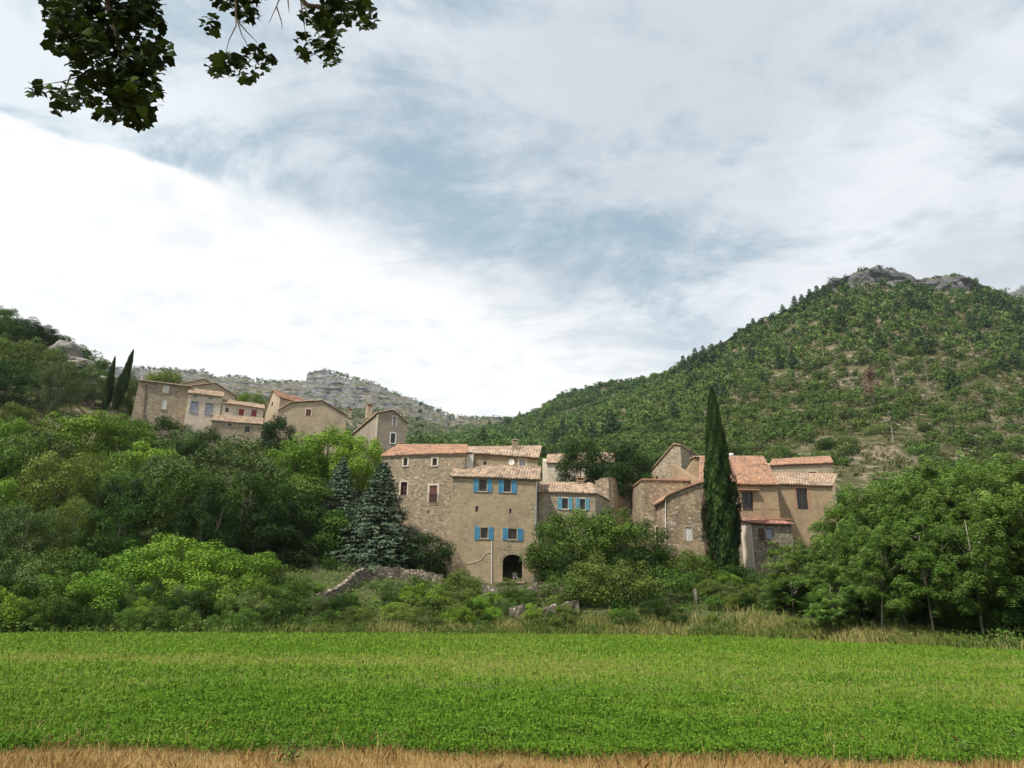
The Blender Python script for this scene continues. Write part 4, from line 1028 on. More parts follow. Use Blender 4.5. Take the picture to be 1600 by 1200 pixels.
def copse_trunk(seed, c):
    rr = random.Random(seed); mb = MB()
    a = rr.uniform(-.08, .08); b = rr.uniform(-.05, .05)
    path = [(-a, -b, -.03), (-a*.4, 0, .2), (0, b, .42), (a*.8, b, .62), (a, b, .8)]
    mb.tube(path, [.013, .011, .009, .006, .002], 7); P_ = [Vector(q) for q in path]
    for c_ in [q for q in c if q[2] > .5][:9]:
        c_ = Vector(c_); s0 = P_[2].lerp(P_[3], rr.random()) if c_.z > .62 else P_[1].lerp(P_[2], rr.random())
        mb.tube([s0, s0.lerp(c_, .55)+Vector((0, 0, -.015)), c_], [.0055, .004, .0015], 5)
    return mb.mesh('trunk', True)
tpl('copse', [(lambda cm: (cm[0], copse_trunk(s, cm[1])))(copse_mesh(s)) for s in (61, 62, 63, 64)])
def bramble():
    p, nr, var, c, cr, r = crown_pts(71, 30, 7000, zlo=-.1)
    v, f = leaves(p, nr, .011*r.uniform(.6, 1.4, len(p)), .35, r); me = npmesh('crown', v, f, var)
    mb = MB(); rr = random.Random(3)
    for i in range(70):
        a = rr.uniform(0, 6.28); q = rr.uniform(.1, .45); h_ = rr.uniform(.5, 1.0)
        mb.tube([(q*.3*math.cos(a), q*.3*math.sin(a), 0), (q*.8*math.cos(a), q*.8*math.sin(a), h_), (q*1.15*math.cos(a), q*1.15*math.sin(a), h_*.55)], [.006, .004, .002], 4)
    return me, mb.mesh('stem')
tpl('bramble', [bramble()])

for kd in TPL:
    for cme, tme in TPL[kd]:
        if not cme.materials: cme.materials.append(L['mid'])
        if not tme.materials: tme.materials.append(BARK)
PARTN = {'weed': 'stem', 'bush': 'stem', 'bramble': 'stem'}
def setmat(o, m):
    o.material_slots[0].link = 'OBJECT'; o.material_slots[0].material = m
cnt = [0]
def plant(name, label, cat, kind, mname, x, y, zb, w_, h_, bark=None, group=None, rz=None, var=None, lean=0):
    cnt[0] += 1; rr = random.Random(cnt[0]*7919)
    cme, tme = TPL[kind][(cnt[0] if var is None else var) % len(TPL[kind])]
    root = bpy.data.objects.new(name, None); C.objects.link(root); root.empty_display_size = .2
    root.location = (x, y, zb); root.rotation_euler = (0, math.radians(lean), rr.uniform(0, 6.28) if rz is None else rz); root.scale = (w_, w_, h_)
    root['label'] = label; root['category'] = cat
    if group: root['group'] = group
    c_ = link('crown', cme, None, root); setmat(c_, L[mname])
    t_ = link(PARTN.get(kind, 'trunk'), tme, None, root)
    if bark: setmat(t_, bark)
    return root
def tree(name, label, cat, kind, mname, px, top, wpx, Y, bot=None, **k):
    """crown top at pixel (px,top) at distance Y; width in pixels; stands on the ground below"""
    p = at(px, top, Y); zb = T(p.x, Y)-.1
    if bot is not None: zb = at(px, bot, Y).z
    w_ = wpx*Y/F*1.05/.95
    h_ = max(1.0, p.z-zb)
    if bot is None and kind in ('broad', 'bush', 'airy', 'umbel') and h_ < w_*.85: h_ = w_*.85; zb = p.z-h_
    return plant(name, label, cat, kind, mname, p.x, Y, zb, w_*1.05, h_, **k)

# named plants of the bank and village (px, top, width, Y)
TL = [
 # left wood, back to front
 ('leafy_tree', 'bright green tree showing above the roof behind the bare stone house', 'tree', 'broad', 'yellow', 268, 571, 85, 125),
 ('leafy_tree', 'bright green round tree behind the crimson shuttered house', 'tree', 'broad', 'bright', 392, 606, 62, 124),
 ('cypress_tree', 'shorter left cypress of the pair beside the far left house', 'tree', 'cypress', 'cypress', 180, 556, 11, 112),
 ('cypress_tree', 'taller leaning cypress right of the pair beside the far left house', 'tree', 'cypress', 'cypress', 197, 545, 14, 111),
 ('leafy_tree', 'dark round tree between the crimson shuttered house and the tan gable', 'tree', 'broad', 'deep', 440, 641, 58, 97),
 ('shrub', 'dark grey green bush under the walls of the bare stone house', 'shrub', 'bush', 'dark', 258, 640, 90, 99),
 ('shrub', 'olive bush below the cream rendered house', 'shrub', 'bush', 'grey', 290, 668, 80, 94),
 ('shrub', 'dark low bush below the lean-to roof', 'shrub', 'bush', 'dark', 332, 664, 76, 96),
 ('leafy_tree', 'bright green crown left of the dark cypress pair foot', 'tree', 'broad', 'bright', 150, 634, 130, 90),
 ('leafy_tree', 'fresh green crown just under the bare stone house', 'tree', 'broad', 'bright', 205, 645, 90, 92),
 ('leafy_tree', 'yellow green crown high at the left edge of the wood', 'tree', 'broad', 'yellow', 28, 628, 110, 88),
 ('leafy_tree', 'light green crown below the collapsed reddish terrace', 'tree', 'broad', 'yellow', 92, 668, 85, 86),
 ('leafy_tree', 'bright green tree standing before the wide tan gable', 'tree', 'broad', 'bright', 520, 660, 120, 90),
 ('leafy_tree', 'bright green tree leaning toward the grey gable house', 'tree', 'broad', 'bright', 562, 668, 84, 88),
 ('leafy_tree', 'mid green tree left of the wide tan gable foot', 'tree', 'broad', 'bright', 468, 684, 100, 87),
 ('leafy_tree', 'glowing green crown in the middle of the left wood', 'tree', 'broad', 'bright', 246, 690, 116, 82),
 ('leafy_tree', 'olive tinted crown behind the left edge of the wood', 'tree', 'airy', 'yellow', 45, 706, 165, 79),
 ('leafy_tree', 'wide olive crown halfway up the left wood', 'tree', 'airy', 'olive', 140, 708, 150, 79),
 ('leafy_tree', 'large grey green feathery tree in the centre left of the wood', 'tree', 'airy', 'grey', 370, 676, 215, 76),
 ('leafy_tree', 'grey green feathery tree between the large one and the bright crown', 'tree', 'airy', 'grey', 318, 715, 100, 77),
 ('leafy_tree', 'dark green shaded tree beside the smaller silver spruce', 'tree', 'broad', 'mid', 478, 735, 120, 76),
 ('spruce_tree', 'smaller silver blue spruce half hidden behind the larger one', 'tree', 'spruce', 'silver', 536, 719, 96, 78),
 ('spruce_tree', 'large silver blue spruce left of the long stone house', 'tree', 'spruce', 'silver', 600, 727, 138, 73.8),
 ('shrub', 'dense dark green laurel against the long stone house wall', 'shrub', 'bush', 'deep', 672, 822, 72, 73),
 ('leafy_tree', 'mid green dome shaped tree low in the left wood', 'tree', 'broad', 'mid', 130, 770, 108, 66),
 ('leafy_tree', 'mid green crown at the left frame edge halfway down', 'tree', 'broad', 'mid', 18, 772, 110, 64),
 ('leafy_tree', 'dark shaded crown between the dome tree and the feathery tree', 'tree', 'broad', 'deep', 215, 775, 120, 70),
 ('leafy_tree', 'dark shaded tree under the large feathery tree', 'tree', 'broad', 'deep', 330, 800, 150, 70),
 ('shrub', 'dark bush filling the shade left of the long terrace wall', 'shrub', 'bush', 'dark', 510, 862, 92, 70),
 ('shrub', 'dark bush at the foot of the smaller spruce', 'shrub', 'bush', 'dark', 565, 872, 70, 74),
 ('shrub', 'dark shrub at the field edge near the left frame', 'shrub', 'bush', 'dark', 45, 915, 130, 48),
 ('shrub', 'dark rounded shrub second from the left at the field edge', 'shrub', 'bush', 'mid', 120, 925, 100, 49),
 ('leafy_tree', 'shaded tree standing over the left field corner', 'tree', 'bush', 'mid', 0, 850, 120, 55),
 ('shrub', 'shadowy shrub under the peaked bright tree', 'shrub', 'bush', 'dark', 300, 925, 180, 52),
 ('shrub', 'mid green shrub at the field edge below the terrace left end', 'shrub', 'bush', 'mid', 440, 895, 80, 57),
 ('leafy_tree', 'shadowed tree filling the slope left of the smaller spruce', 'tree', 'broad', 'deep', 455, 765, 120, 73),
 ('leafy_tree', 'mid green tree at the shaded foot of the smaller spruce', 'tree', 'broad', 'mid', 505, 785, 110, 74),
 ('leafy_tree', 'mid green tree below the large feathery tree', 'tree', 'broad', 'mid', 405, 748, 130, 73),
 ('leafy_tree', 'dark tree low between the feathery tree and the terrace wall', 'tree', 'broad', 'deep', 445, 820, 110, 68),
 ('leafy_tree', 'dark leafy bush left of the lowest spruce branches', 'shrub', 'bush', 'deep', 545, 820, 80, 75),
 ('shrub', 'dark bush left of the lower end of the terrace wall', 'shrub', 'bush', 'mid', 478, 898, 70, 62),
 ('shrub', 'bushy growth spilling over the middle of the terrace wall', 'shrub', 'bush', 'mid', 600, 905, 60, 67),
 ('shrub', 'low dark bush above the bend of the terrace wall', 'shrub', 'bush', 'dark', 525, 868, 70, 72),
 ('leafy_tree', 'mid green tree between the dome tree and the bright peaked tree', 'tree', 'broad', 'mid', 355, 850, 110, 62),
 ('leafy_tree', 'tallest peak of the bright green trees at the foot of the left wood', 'tree', 'broad', 'bright', 285, 820, 132, 57),
 ('leafy_tree', 'bright green crown just left of the tallest front peak', 'tree', 'broad', 'bright', 222, 846, 124, 56),
 ('leafy_tree', 'bright green crown just right of the tallest front peak', 'tree', 'broad', 'bright', 342, 850, 116, 56.5),
 ('leafy_tree', 'lower bright green crown starting the front row on the left', 'tree', 'bush', 'bright', 150, 872, 120, 53),
 ('leafy_tree', 'pointed bright green crown ending the front row by the terrace', 'tree', 'broad', 'bright', 405, 852, 90, 57),
 ('leafy_tree', 'small bright crown at the foot of the pointed one by the terrace', 'tree', 'bush', 'mid', 438, 880, 80, 58),
 ('leafy_tree', 'mid green crown low in front of the tallest front peak', 'tree', 'bush', 'bright', 262, 888, 120, 53),
 ('leafy_tree', 'mid green crown low between field and the right front crowns', 'tree', 'bush', 'bright', 368, 892, 116, 54),
 ('leafy_tree', 'leafy tree touching the right corner of the tall house', 'tree', 'bush', 'mid', 866, 796, 94, 71),
 ('leafy_tree', 'tallest leafy tree in front of the pale shuttered annex', 'tree', 'bush', 'mid', 908, 776, 106, 71),
 ('leafy_tree', 'leafy tree right of the tallest one before the annex', 'tree', 'bush', 'mid', 957, 784, 106, 72),
 ('leafy_tree', 'leafy tree below the round rubble wall', 'tree', 'bush', 'dark', 1005, 808, 92, 73),
 ('leafy_tree', 'shaded leafy mass under the annex trees', 'tree', 'bush', 'deep', 900, 845, 110, 69),
 ('leafy_tree', 'shaded leafy mass under the trees right of the annex', 'tree', 'bush', 'deep', 975, 850, 120, 70),
 ('shrub', 'olive green shrub topping the clump below the annex trees', 'shrub', 'bush', 'olive', 930, 858, 112, 63),
 ('shrub', 'olive green shrub on the left of the clump below the annex trees', 'shrub', 'bush', 'olive', 890, 880, 96, 62),
 ('shrub', 'mid green shrub in the middle of the clump below the annex trees', 'shrub', 'bush', 'olive', 984, 866, 112, 62.5),
 ('shrub', 'dark green shrub on the right of the clump below the annex trees', 'shrub', 'bush', 'mid', 1038, 880, 108, 62),
 ('shrub', 'low green bush half covering the lower end of the terrace wall', 'shrub', 'bush', 'mid', 518, 928, 62, 63),
 ('shrub', 'low olive bush leaning on the middle of the terrace wall', 'shrub', 'bush', 'olive', 566, 914, 64, 65),
 ('shrub', 'green bush covering the right end of the terrace wall', 'shrub', 'bush', 'mid', 650, 896, 66, 68),
 ('shrub', 'grey green bush behind the bend of the terrace wall', 'shrub', 'bush', 'grey', 548, 876, 60, 71),
 ('shrub', 'small dark bush on the bare patch left of the terrace wall', 'shrub', 'bush', 'mid', 492, 905, 56, 66),
 ('shrub', 'bright weed clump before the terrace wall foot', 'shrub', 'bush', 'bright', 586, 932, 56, 61),
 # centre
 ('shrub', 'grey green shrub in front of the dry stone terrace', 'shrub', 'bush', 'grey', 610, 893, 80, 65),
 ('shrub', 'bright round shrub below the laurel', 'shrub', 'bush', 'bright', 668, 906, 84, 61),
 ('shrub', 'yellow olive shrub in front of the left foot of the tall house', 'shrub', 'bush', 'yellow', 722, 884, 84, 65),
 ('shrub', 'small light green shrub at the field edge under the terrace', 'shrub', 'bush', 'bright', 545, 945, 84, 58),
 ('shrub', 'vivid green low shrub below the arched doorway', 'shrub', 'bush', 'bright', 762, 936, 76, 59),
 ('shrub', 'leafy pale green weed clump at the field edge left of centre', 'shrub', 'bush', 'bright', 620, 952, 60, 57),
 ('shrub', 'low green scrub clump on the bank right of the doorway', 'shrub', 'bush', 'mid', 862, 953, 70, 60),
 ('shrub', 'low olive clump at the field edge below the broken wall', 'shrub', 'bush', 'olive', 812, 965, 60, 57),
 ('shrub', 'dark low shrub under the broad olive one', 'shrub', 'bush', 'dark', 965, 930, 130, 60),
 ('leafy_tree', 'dark green shaded bush under the white shutter', 'shrub', 'bush', 'mid', 1070, 846, 100, 72),
 ('cypress_tree', 'very tall dark cypress standing before the orange roofed house', 'tree', 'cypress', 'cypress', 1112, 605, 43, 71),
 ('shrub', 'ivy covered stump with a pale post right of the broad shrub', 'shrub', 'bush', 'mid', 1108, 928, 66, 62),
 ('shrub', 'dark bush at the foot of the tall cypress', 'shrub', 'bush', 'dark', 1145, 868, 96, 69),
 ('shrub', 'dark green bush below the stone shed', 'shrub', 'bush', 'dark', 1190, 884, 92, 68),
 ('shrub', 'low green bush on the grassy bank right of the stump', 'shrub', 'bush', 'mid', 1168, 940, 66, 58),
 ('bramble_bush', 'tangled brown and green bramble left of the pale trunked copse', 'shrub', 'bramble', 'olive', 1215, 872, 80, 64),
 ('bramble_bush', 'dry brown tangle at the shaded foot of the bramble', 'shrub', 'bramble', 'brown', 1222, 905, 56, 61),
 ('leafy_tree', 'dark round tree on the left of the two behind the annex', 'tree', 'broad', 'deep', 905, 676, 80, 93),
 ('leafy_tree', 'dark tree with long stem on the right of the two behind the annex', 'tree', 'broad', 'deep', 980, 688, 84, 88),
 ('leafy_tree', 'small mid green tree squeezed between the two dark round trees', 'tree', 'broad', 'mid', 945, 708, 40, 93),
 ('conifer_tree', 'narrow dark conifer standing behind the orange roofed long house', 'tree', 'conifer', 'pine', 657, 632, 50, 92),
 # upper left hill
 ('leafy_tree', 'large mixed green oak at the left frame edge on the hill', 'tree', 'broad', 'olive', 12, 520, 110, 116),
 ('leafy_tree', 'dark green oak low at the left frame edge above the wood', 'tree', 'broad', 'dark', 22, 560, 96, 108),
 ('leafy_tree', 'grey feathery tree with a visible stem above the collapsed terrace', 'tree', 'airy', 'grey', 102, 548, 86, 108),
 ('leafy_tree', 'olive crown behind the grey feathery tree', 'tree', 'broad', 'olive', 62, 528, 76, 122),
 ('leafy_tree', 'dark crown on the left skyline', 'tree', 'broad', 'dark', 48, 494, 60, 140),
 ('leafy_tree', 'crown at the top left corner of the hill skyline', 'tree', 'broad', 'mid', 8, 478, 56, 142),
 ('leafy_tree', 'small crown on the skyline left of the rock crag', 'tree', 'broad', 'dark', 78, 508, 44, 142),
 ('leafy_tree', 'low green tree left of the cypress pair', 'tree', 'broad', 'grey', 150, 572, 60, 120),
 ('leafy_tree', 'dim tree between the cypress pair and the stone house', 'tree', 'broad', 'olive', 212, 578, 42, 116),
]
for t in TL:
    k = {}
    if 'leaning cypress' in t[1]: k = dict(lean=7, rz=0)
    if t[3] == 'cypress': k['bot'] = {180: 640, 197: 640, 1112: 938}[t[5]]
    if t[5] in (905, 980) and t[6] < 700: k['bot'] = 775 if t[5] == 905 else 790
    tree(*t, **k)
# filler trees of the left wood
rr_ = random.Random(99); fill = 0
taken = [(t[5], t[6], t[8]) for t in TL]
for i in range(400):
    Y = rr_.uniform(54, 100); px = rr_.uniform(-260, 600 if Y < 72 else 560)
    a, _ = az_el(px, 850); x = a*Y; y0 = kv(0, a)[0]+3
    if Y < y0 or (px > 470 and Y < 80) or (px > 430 and Y > 92): continue
    h_ = rr_.uniform(5.5, 9); base = T(x, Y); top_py = None
    # pixel of the top
    v = RM.transposed() @ Vector((x, Y, base+h_-CH)); tp_ = 600-F*v.y/(-v.z)
    lim = np.interp(px, [-260, 0, 90, 200, 300, 420, 470, 560], [640, 655, 690, 680, 715, 690, 705, 700])
    if tp_ < lim-12: continue
    if any(abs(px-q[0]) < 32 and abs(Y-q[2]) < 5 for q in taken): continue
    taken.append((px, 0, Y)); fill += 1
    kd = rr_.choice(['broad', 'broad', 'airy', 'bush']); mn = rr_.choice(['mid', 'bright', 'bright', 'grey', 'yellow', 'mid'])
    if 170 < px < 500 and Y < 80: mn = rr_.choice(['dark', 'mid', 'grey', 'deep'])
    plant('leafy_tree', 'leafy tree filling the dense wood on the left slope', 'tree', kd, mn, x, Y, base-.2, h_*rr_.uniform(.8, 1.1), h_, group='trees filling the left wood')
    if fill > 95: break
for i in range(46):
    px = -190+i*14.5+rr_.uniform(-6, 6); row = i % 3; a, _ = az_el(px, 980); y0 = kv(0, a)[0]; Y = y0+1.6+row*2.3; x = a*Y; h_ = (rr_.uniform(1.9, 3.0)+row*.9)*(.62 if 130 < px < 470 else 1)
    plant('shrub', 'shaded shrub crowding the far field edge under the left wood', 'shrub', 'bush', rr_.choice(['dark', 'mid', 'mid', 'bright', 'grey']), x, Y, T(x, Y)-.5, h_*rr_.uniform(1.1, 1.5), h_+.5, group='shrubs along the field edge at the left')
for i in range(130):
    px = rr_.uniform(430, 1250); a, _ = az_el(px, 950); y0 = kv(0, a)[0]; Y = y0+rr_.uniform(1.5, 13); x = a*Y; h_ = rr_.uniform(.8, 1.9)
    if 740 < px < 900 and Y > 66 or (860 < px < 1070 and Y > y0+3.5) or (500 < px < 600 and Y > y0+9): continue
    plant('shrub', 'small low shrub on the rough bank below the houses', 'shrub', 'bush', rr_.choice(['mid', 'olive', 'bright', 'yellow', 'grey', 'dark']), x, Y, T(x, Y)-.25, h_*rr_.uniform(1.2, 1.8), h_+.2, group='low shrubs on the bank')
# right copse: tall pale trunked trees
n = 0; spots = []
for i in range(3000):
    px = rr_.uniform(1235, 1950); Y = rr_.uniform(43, 76); a, _ = az_el(px, 980); x = a*Y
    y0 = kv(0, a)[0]
    if Y < y0+1.5+(3 if px < 1300 else 0): continue
    if any((x-q[0])**2+(Y-q[1])**2 < 2.5**2 for q in spots): continue
    spots.append((x, Y)); 
spots.sort(key=lambda q: q[1])
for x, Y in spots[:84]:
    v = RM.transposed() @ Vector((x, Y, 0)); px = 800+F*(x/Y)*.93
    base = T(x, Y); tgt = np.interp(px, [1230, 1270, 1330, 1400, 1480, 1600, 1700], [850, 790, 748, 722, 710, 716, 735])
    d = Y-kv(0, x/Y)[0]
    tgt += -14+max(0, 12-d)*7+rr_.uniform(0, 22)
    ztop = at(px, tgt, Y).z; h_ = max(3.2, min(ztop-base, 17)); front = d < 7
    n += 1
    lab = 'slender pale trunked tree in the front row of the right copse beside the field' if front else 'pale trunked tree deep inside the right copse'
    plant('slender_tree', lab, 'tree', 'copse', 'copse', x, Y, base-.1, min(7.6, max(4.0, h_*.70)), h_, bark=PALEBARK, group='front trees of the right copse' if front else 'inner trees of the right copse')
print('copse', n, 'fill', fill)
# shaded undergrowth shrubs inside the copse
for i in range(30):
    px = 1236+i*24; a, _ = az_el(px, 985); y0 = kv(0, a)[0]; Y = y0+rr_.uniform(5, 9); x = a*Y
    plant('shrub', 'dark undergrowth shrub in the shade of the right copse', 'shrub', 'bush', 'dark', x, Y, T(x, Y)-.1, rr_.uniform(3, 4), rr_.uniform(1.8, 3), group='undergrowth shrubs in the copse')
# weathered post
p = at(1090, 985, 61); q = MB(); q.tube([(0, 0, -.3), (.05, 0, .6), (-.03, 0, 1.25)], [.2, .15, .11], 8)
link('wooden_post', q.mesh('wooden_post', True), barkmat('grey post', (.16, .14, .11)), label='weathered pale post standing under the ivy clump at the field edge', category='post').location = (p.x, p.y, T(p.x, p.y))

# ------------------------------------------------------------------ hillside scrub and pines
def shrub_tpl(seed, n, leaf, flat=.8):
    r = np.random.default_rng(seed)
    ncl = 7; c = np.stack([r.uniform(-.28, .28, ncl), r.uniform(-.28, .28, ncl), r.uniform(.25, .62, ncl)], 1); cr = r.uniform(.18, .30, ncl)
    ci = r.integers(0, ncl, n); d = unit(r.normal(size=(n, 3))+np.array([0, 0, .35])); 
    p = c[ci]+d*cr[ci][:, None]*(.85+.25*r.random(n))[:, None]; p[:, 2] = np.maximum(p[:, 2], .0)
    nr = unit(d+r.normal(size=(n, 3))*.35); v, f = leaves(p, nr, leaf*r.uniform(.6, 1.3, n), .7, r)
    return v, f
def hill_points(n, ymin, ymax, amin, amax, seed, dens):
    r = np.random.default_rng(seed); a = r.uniform(amin, amax, n*3); Y = np.sqrt(r.uniform(ymin**2, ymax**2, n*3)); x = a*Y
    keep = r.random(n*3) < dens(x, Y, a); x, Y = x[keep][:n], Y[keep][:n]; return x, Y
HM = leafmat('hill scrub', [(.026, .054, .016), (.046, .090, .021), (.074, .130, .028), (.105, .160, .038), (.075, .095, .035)], .12, .8)
def dens(x, Y, a):
    g_ = fbm(x/22, Y/22, 51, 4)+.35*fbm(x/6, Y/6, 53, 2)
    lowr = np.clip((a-.35)/.3, 0, 1)*np.clip((260-Y)/90, 0, 1)     # barer soil at the lower right
    return np.clip(1.15+g_*.8-lowr*.5, .1, 1)*(Y > 118)
xs, ys = hill_points(38000, 122, 640, -1.15, 1.25, 5, dens)
# no scrub inside houses / sandy scar
v_ = RM.transposed() @ Matrix.Identity(3)
def to_px(x, y, z):
    Mx = np.array(RM.transposed()); q = Mx @ np.stack([x, y, z-CH]); return 800+F*q[0]/-q[2], 600-F*q[1]/-q[2]
zs = terr(xs, ys); PX, PY = to_px(xs, ys, zs)
scar = ((PX > 1330) & (PX < 1425) & (PY > 680) & (PY < 745) & (ys < 160)) | ((ys < 140) & (PX > 180) & (PX < 480))
ridge_y = np.array([kv(7, a_)[0] for a_ in xs/ys])
crag = (PX > 1290) & (PX < 1525) & (ys > ridge_y-9) & (rng.random(len(xs)) < .65)
ok = (~scar) & (~crag) & (ys < ridge_y+25); xs, ys, zs, PX, PY = xs[ok], ys[ok], zs[ok], PX[ok], PY[ok]
sz = 1.8+3.6*rng.random(len(xs))**1.3*np.interp(ys, [120, 400, 640], [.85, 1.15, 1.5]); sz *= np.where(PX < 700, 1.1, 1)
vis = (PX > -20) & (PX < 1620) & (PY > 400) & (PY < 760); show = np.where(vis, sz/ys, 0); order = np.argsort(-show); ind = order[:290]; rest = order[290:]
tp = [shrub_tpl(s, 300, .05) for s in (1, 2, 3, 4)]
near_t = []
for s in range(3):
    v, f = shrub_tpl(80+s, 1500, .026); me = npmesh('hill_shrub', v, f, np.clip(.3+.2*s+rng.normal(0, .08, len(f)), 0, 1)); me.materials.append(HM); near_t.append(me)
for k_, i in enumerate(ind):
    o = bpy.data.objects.new('hill_shrub', near_t[k_ % 3]); C.objects.link(o); s = sz[i]*1.1
    o.location = (xs[i], ys[i], zs[i]-.25*s); o.scale = (s*1.1, s*1.1, s*.95); o.rotation_euler = (0, 0, k_*1.7)
    right = PX[i] > 640
    o['label'] = 'rounded evergreen shrub dotted over the dry mountain slope on the right' if right else 'rounded evergreen shrub on the rocky hill above the village at the left'
    o['category'] = 'shrub'; o['group'] = 'shrubs on the mountain slope' if right else 'shrubs on the left hill'
def scatter_mesh(name, xs, ys, zs, sz, tps, n_lo, m, seed, hz=1.0, pick=None):
    r = np.random.default_rng(seed); CO, VA = [], []; ti = r.integers(0, len(tps), len(xs)); rot = r.random(len(xs))*6.28
    patch = np.clip(.5+.45*fbm(xs/60, ys/60, 77, 3)+r.normal(0, .24, len(xs)), 0, 1)
    for k_, (v, f) in enumerate(tps):
        v = v.reshape(-1, 4, 3); v = v[:n_lo]; id_ = np.where(ti == k_)[0]
        c, s = np.cos(rot[id_]), np.sin(rot[id_]); S_ = sz[id_][:, None, None]
        vx = v[None, :, :, 0]*c[:, None, None]-v[None, :, :, 1]*s[:, None, None]; vy = v[None, :, :, 0]*s[:, None, None]+v[None, :, :, 1]*c[:, None, None]
        co = np.stack([vx*S_+xs[id_][:, None, None], vy*S_+ys[id_][:, None, None], (v[None, :, :, 2]*hz-.16)*S_+zs[id_][:, None, None]], -1)
        CO.append(co.reshape(-1, 3)); VA.append(np.clip(patch[id_][:, None]+r.normal(0, .06, (len(id_), n_lo)), 0, 1).ravel())
    co = np.concatenate(CO); va = np.concatenate(VA)
    return link(name, npmesh(name, co, np.arange(len(co)).reshape(-1, 4), va), m, kind='stuff')
nr_ = rest[ys[rest] < 260]; fr_ = rest[ys[rest] >= 260]
tpn = [shrub_tpl(s, 190, .062) for s in (5, 6, 7)]; tpf = [shrub_tpl(s, 60, .11) for s in (8, 9, 10)]
scatter_mesh('hillside_scrub', xs[nr_], ys[nr_], zs[nr_], sz[nr_]*1.1, tpn, 190, HM, 3)
scatter_mesh('hillside_scrub', xs[fr_], ys[fr_], zs[fr_], sz[fr_]*1.15, tpf, 60, HM, 4)
# knee high garrigue tufts on the barer soil
xg, yg = hill_points(26000, 118, 330, -.5, 1.2, 15, lambda x, Y, a: np.clip(.55+fbm(x/9, Y/9, 151, 3)*1.6, .05, 1)); zg = terr(xg, yg)
scatter_mesh('garrigue_tufts', xg, yg, zg, rng.uniform(.5, 1.5, len(xg)), [shrub_tpl(s_, 26, .15) for s_ in (11, 12)], 26, leafmat('garrigue', [(.07, .085, .03), (.11, .12, .045), (.16, .145, .07), (.20, .17, .09)], .1, .8), 9)
# far ridge scrub, off the cliff faces
r = np.random.default_rng(17); a = r.uniform(-1.0, 1.1, 22000); x1_, x2_ = kv(8, a)[0], kv(11, a)[0]
Y = np.interp(r.random(22000), [0, .72, .86, 1], [640, 950, 986, 1060]); xx = a*Y
zz_f = terr(xx, Y); c9, c10 = kv(9, a)[0], kv(10, a)[0]
kp = ~((Y > c9+4) & (Y < c10-3) & (r.random(22000) < .93)); xx, Y, zz_f = xx[kp], Y[kp], zz_f[kp]
scatter_mesh('far_woodland', xx, Y, zz_f, r.uniform(4, 9, len(xx)), tpf, 26, HM, 6)
# small bushes rooted on cliff ledges
# pines
def ppine(px, top, h_, Y=None, ymin=130, lab=None, grp=None, name='pine_tree', w_=None, kd='hillpine'):
    a, _ = az_el(px, top)
    if Y is None:
        h_ = h_*.72; Yc = np.linspace(ymin, 640, 900); z = terr(a*Yc, Yc); e = (z-CH)/Yc; _, te = az_el(px, top); 
        dd_ = (z+h_-CH)/Yc-te; idx = np.where(dd_ > 0)[0]
        if len(idx) == 0: Y = kv(7, a)[0]-1
        else: Y = Yc[idx[0]]
    x = a*Y; zb = T(x, Y)-.3
    return plant(name, lab, 'tree', kd, 'pine', x, Y, zb, w_ or h_*.85, h_, group=grp)
for px, top, h_ in [(1067, 556, 14), (1085, 545, 16), (1098, 541, 17), (1112, 538, 15), (1078, 562, 12), (1126, 532, 13), (1148, 520, 12), (1168, 507, 12), (1176, 498, 13), (1190, 497, 11), (1206, 490, 10), (1222, 476, 12),
                    (1240, 462, 13), (1252, 460, 13), (1264, 452, 14), (1276, 447, 14), (1286, 446, 13), (1296, 446, 12), (1420, 455, 14), (1440, 462, 13), (1528, 448, 12), (1544, 456, 13), (1560, 458, 14), (1574, 470, 13), (1590, 478, 12), (812, 638, 10), (790, 652, 16), (795, 655, 14)]:
    ppine(px, top, h_, ymin=130 if px > 1000 else 560, lab='dark pine standing on the skyline ridge of the right mountain', grp='pines along the mountain skyline')
for k_ in range(70):
    px = rr_.uniform(1050, 1640); lo = np.interp(px, [1050, 1160, 1300, 1500, 1640], [590, 530, 465, 465, 480])
    py = lo+abs(rr_.gauss(0, 1))*(26 if px < 1400 else 45)
    if py > 700: continue
    ppine(px, py, rr_.uniform(6, 11), lab='dark pine scattered on the upper face of the right mountain', grp='pines on the upper mountain face')
for px, top, h_ in [(955, 640, 15), (880, 655, 12), (905, 648, 11), (868, 668, 11), (925, 660, 12), (765, 650, 14), (755, 672, 12), (842, 655, 9)]:
    ppine(px, top, h_, ymin=235, lab='solitary pine on the lower green slope beyond the roofs', grp='solitary pines beyond the roofs')
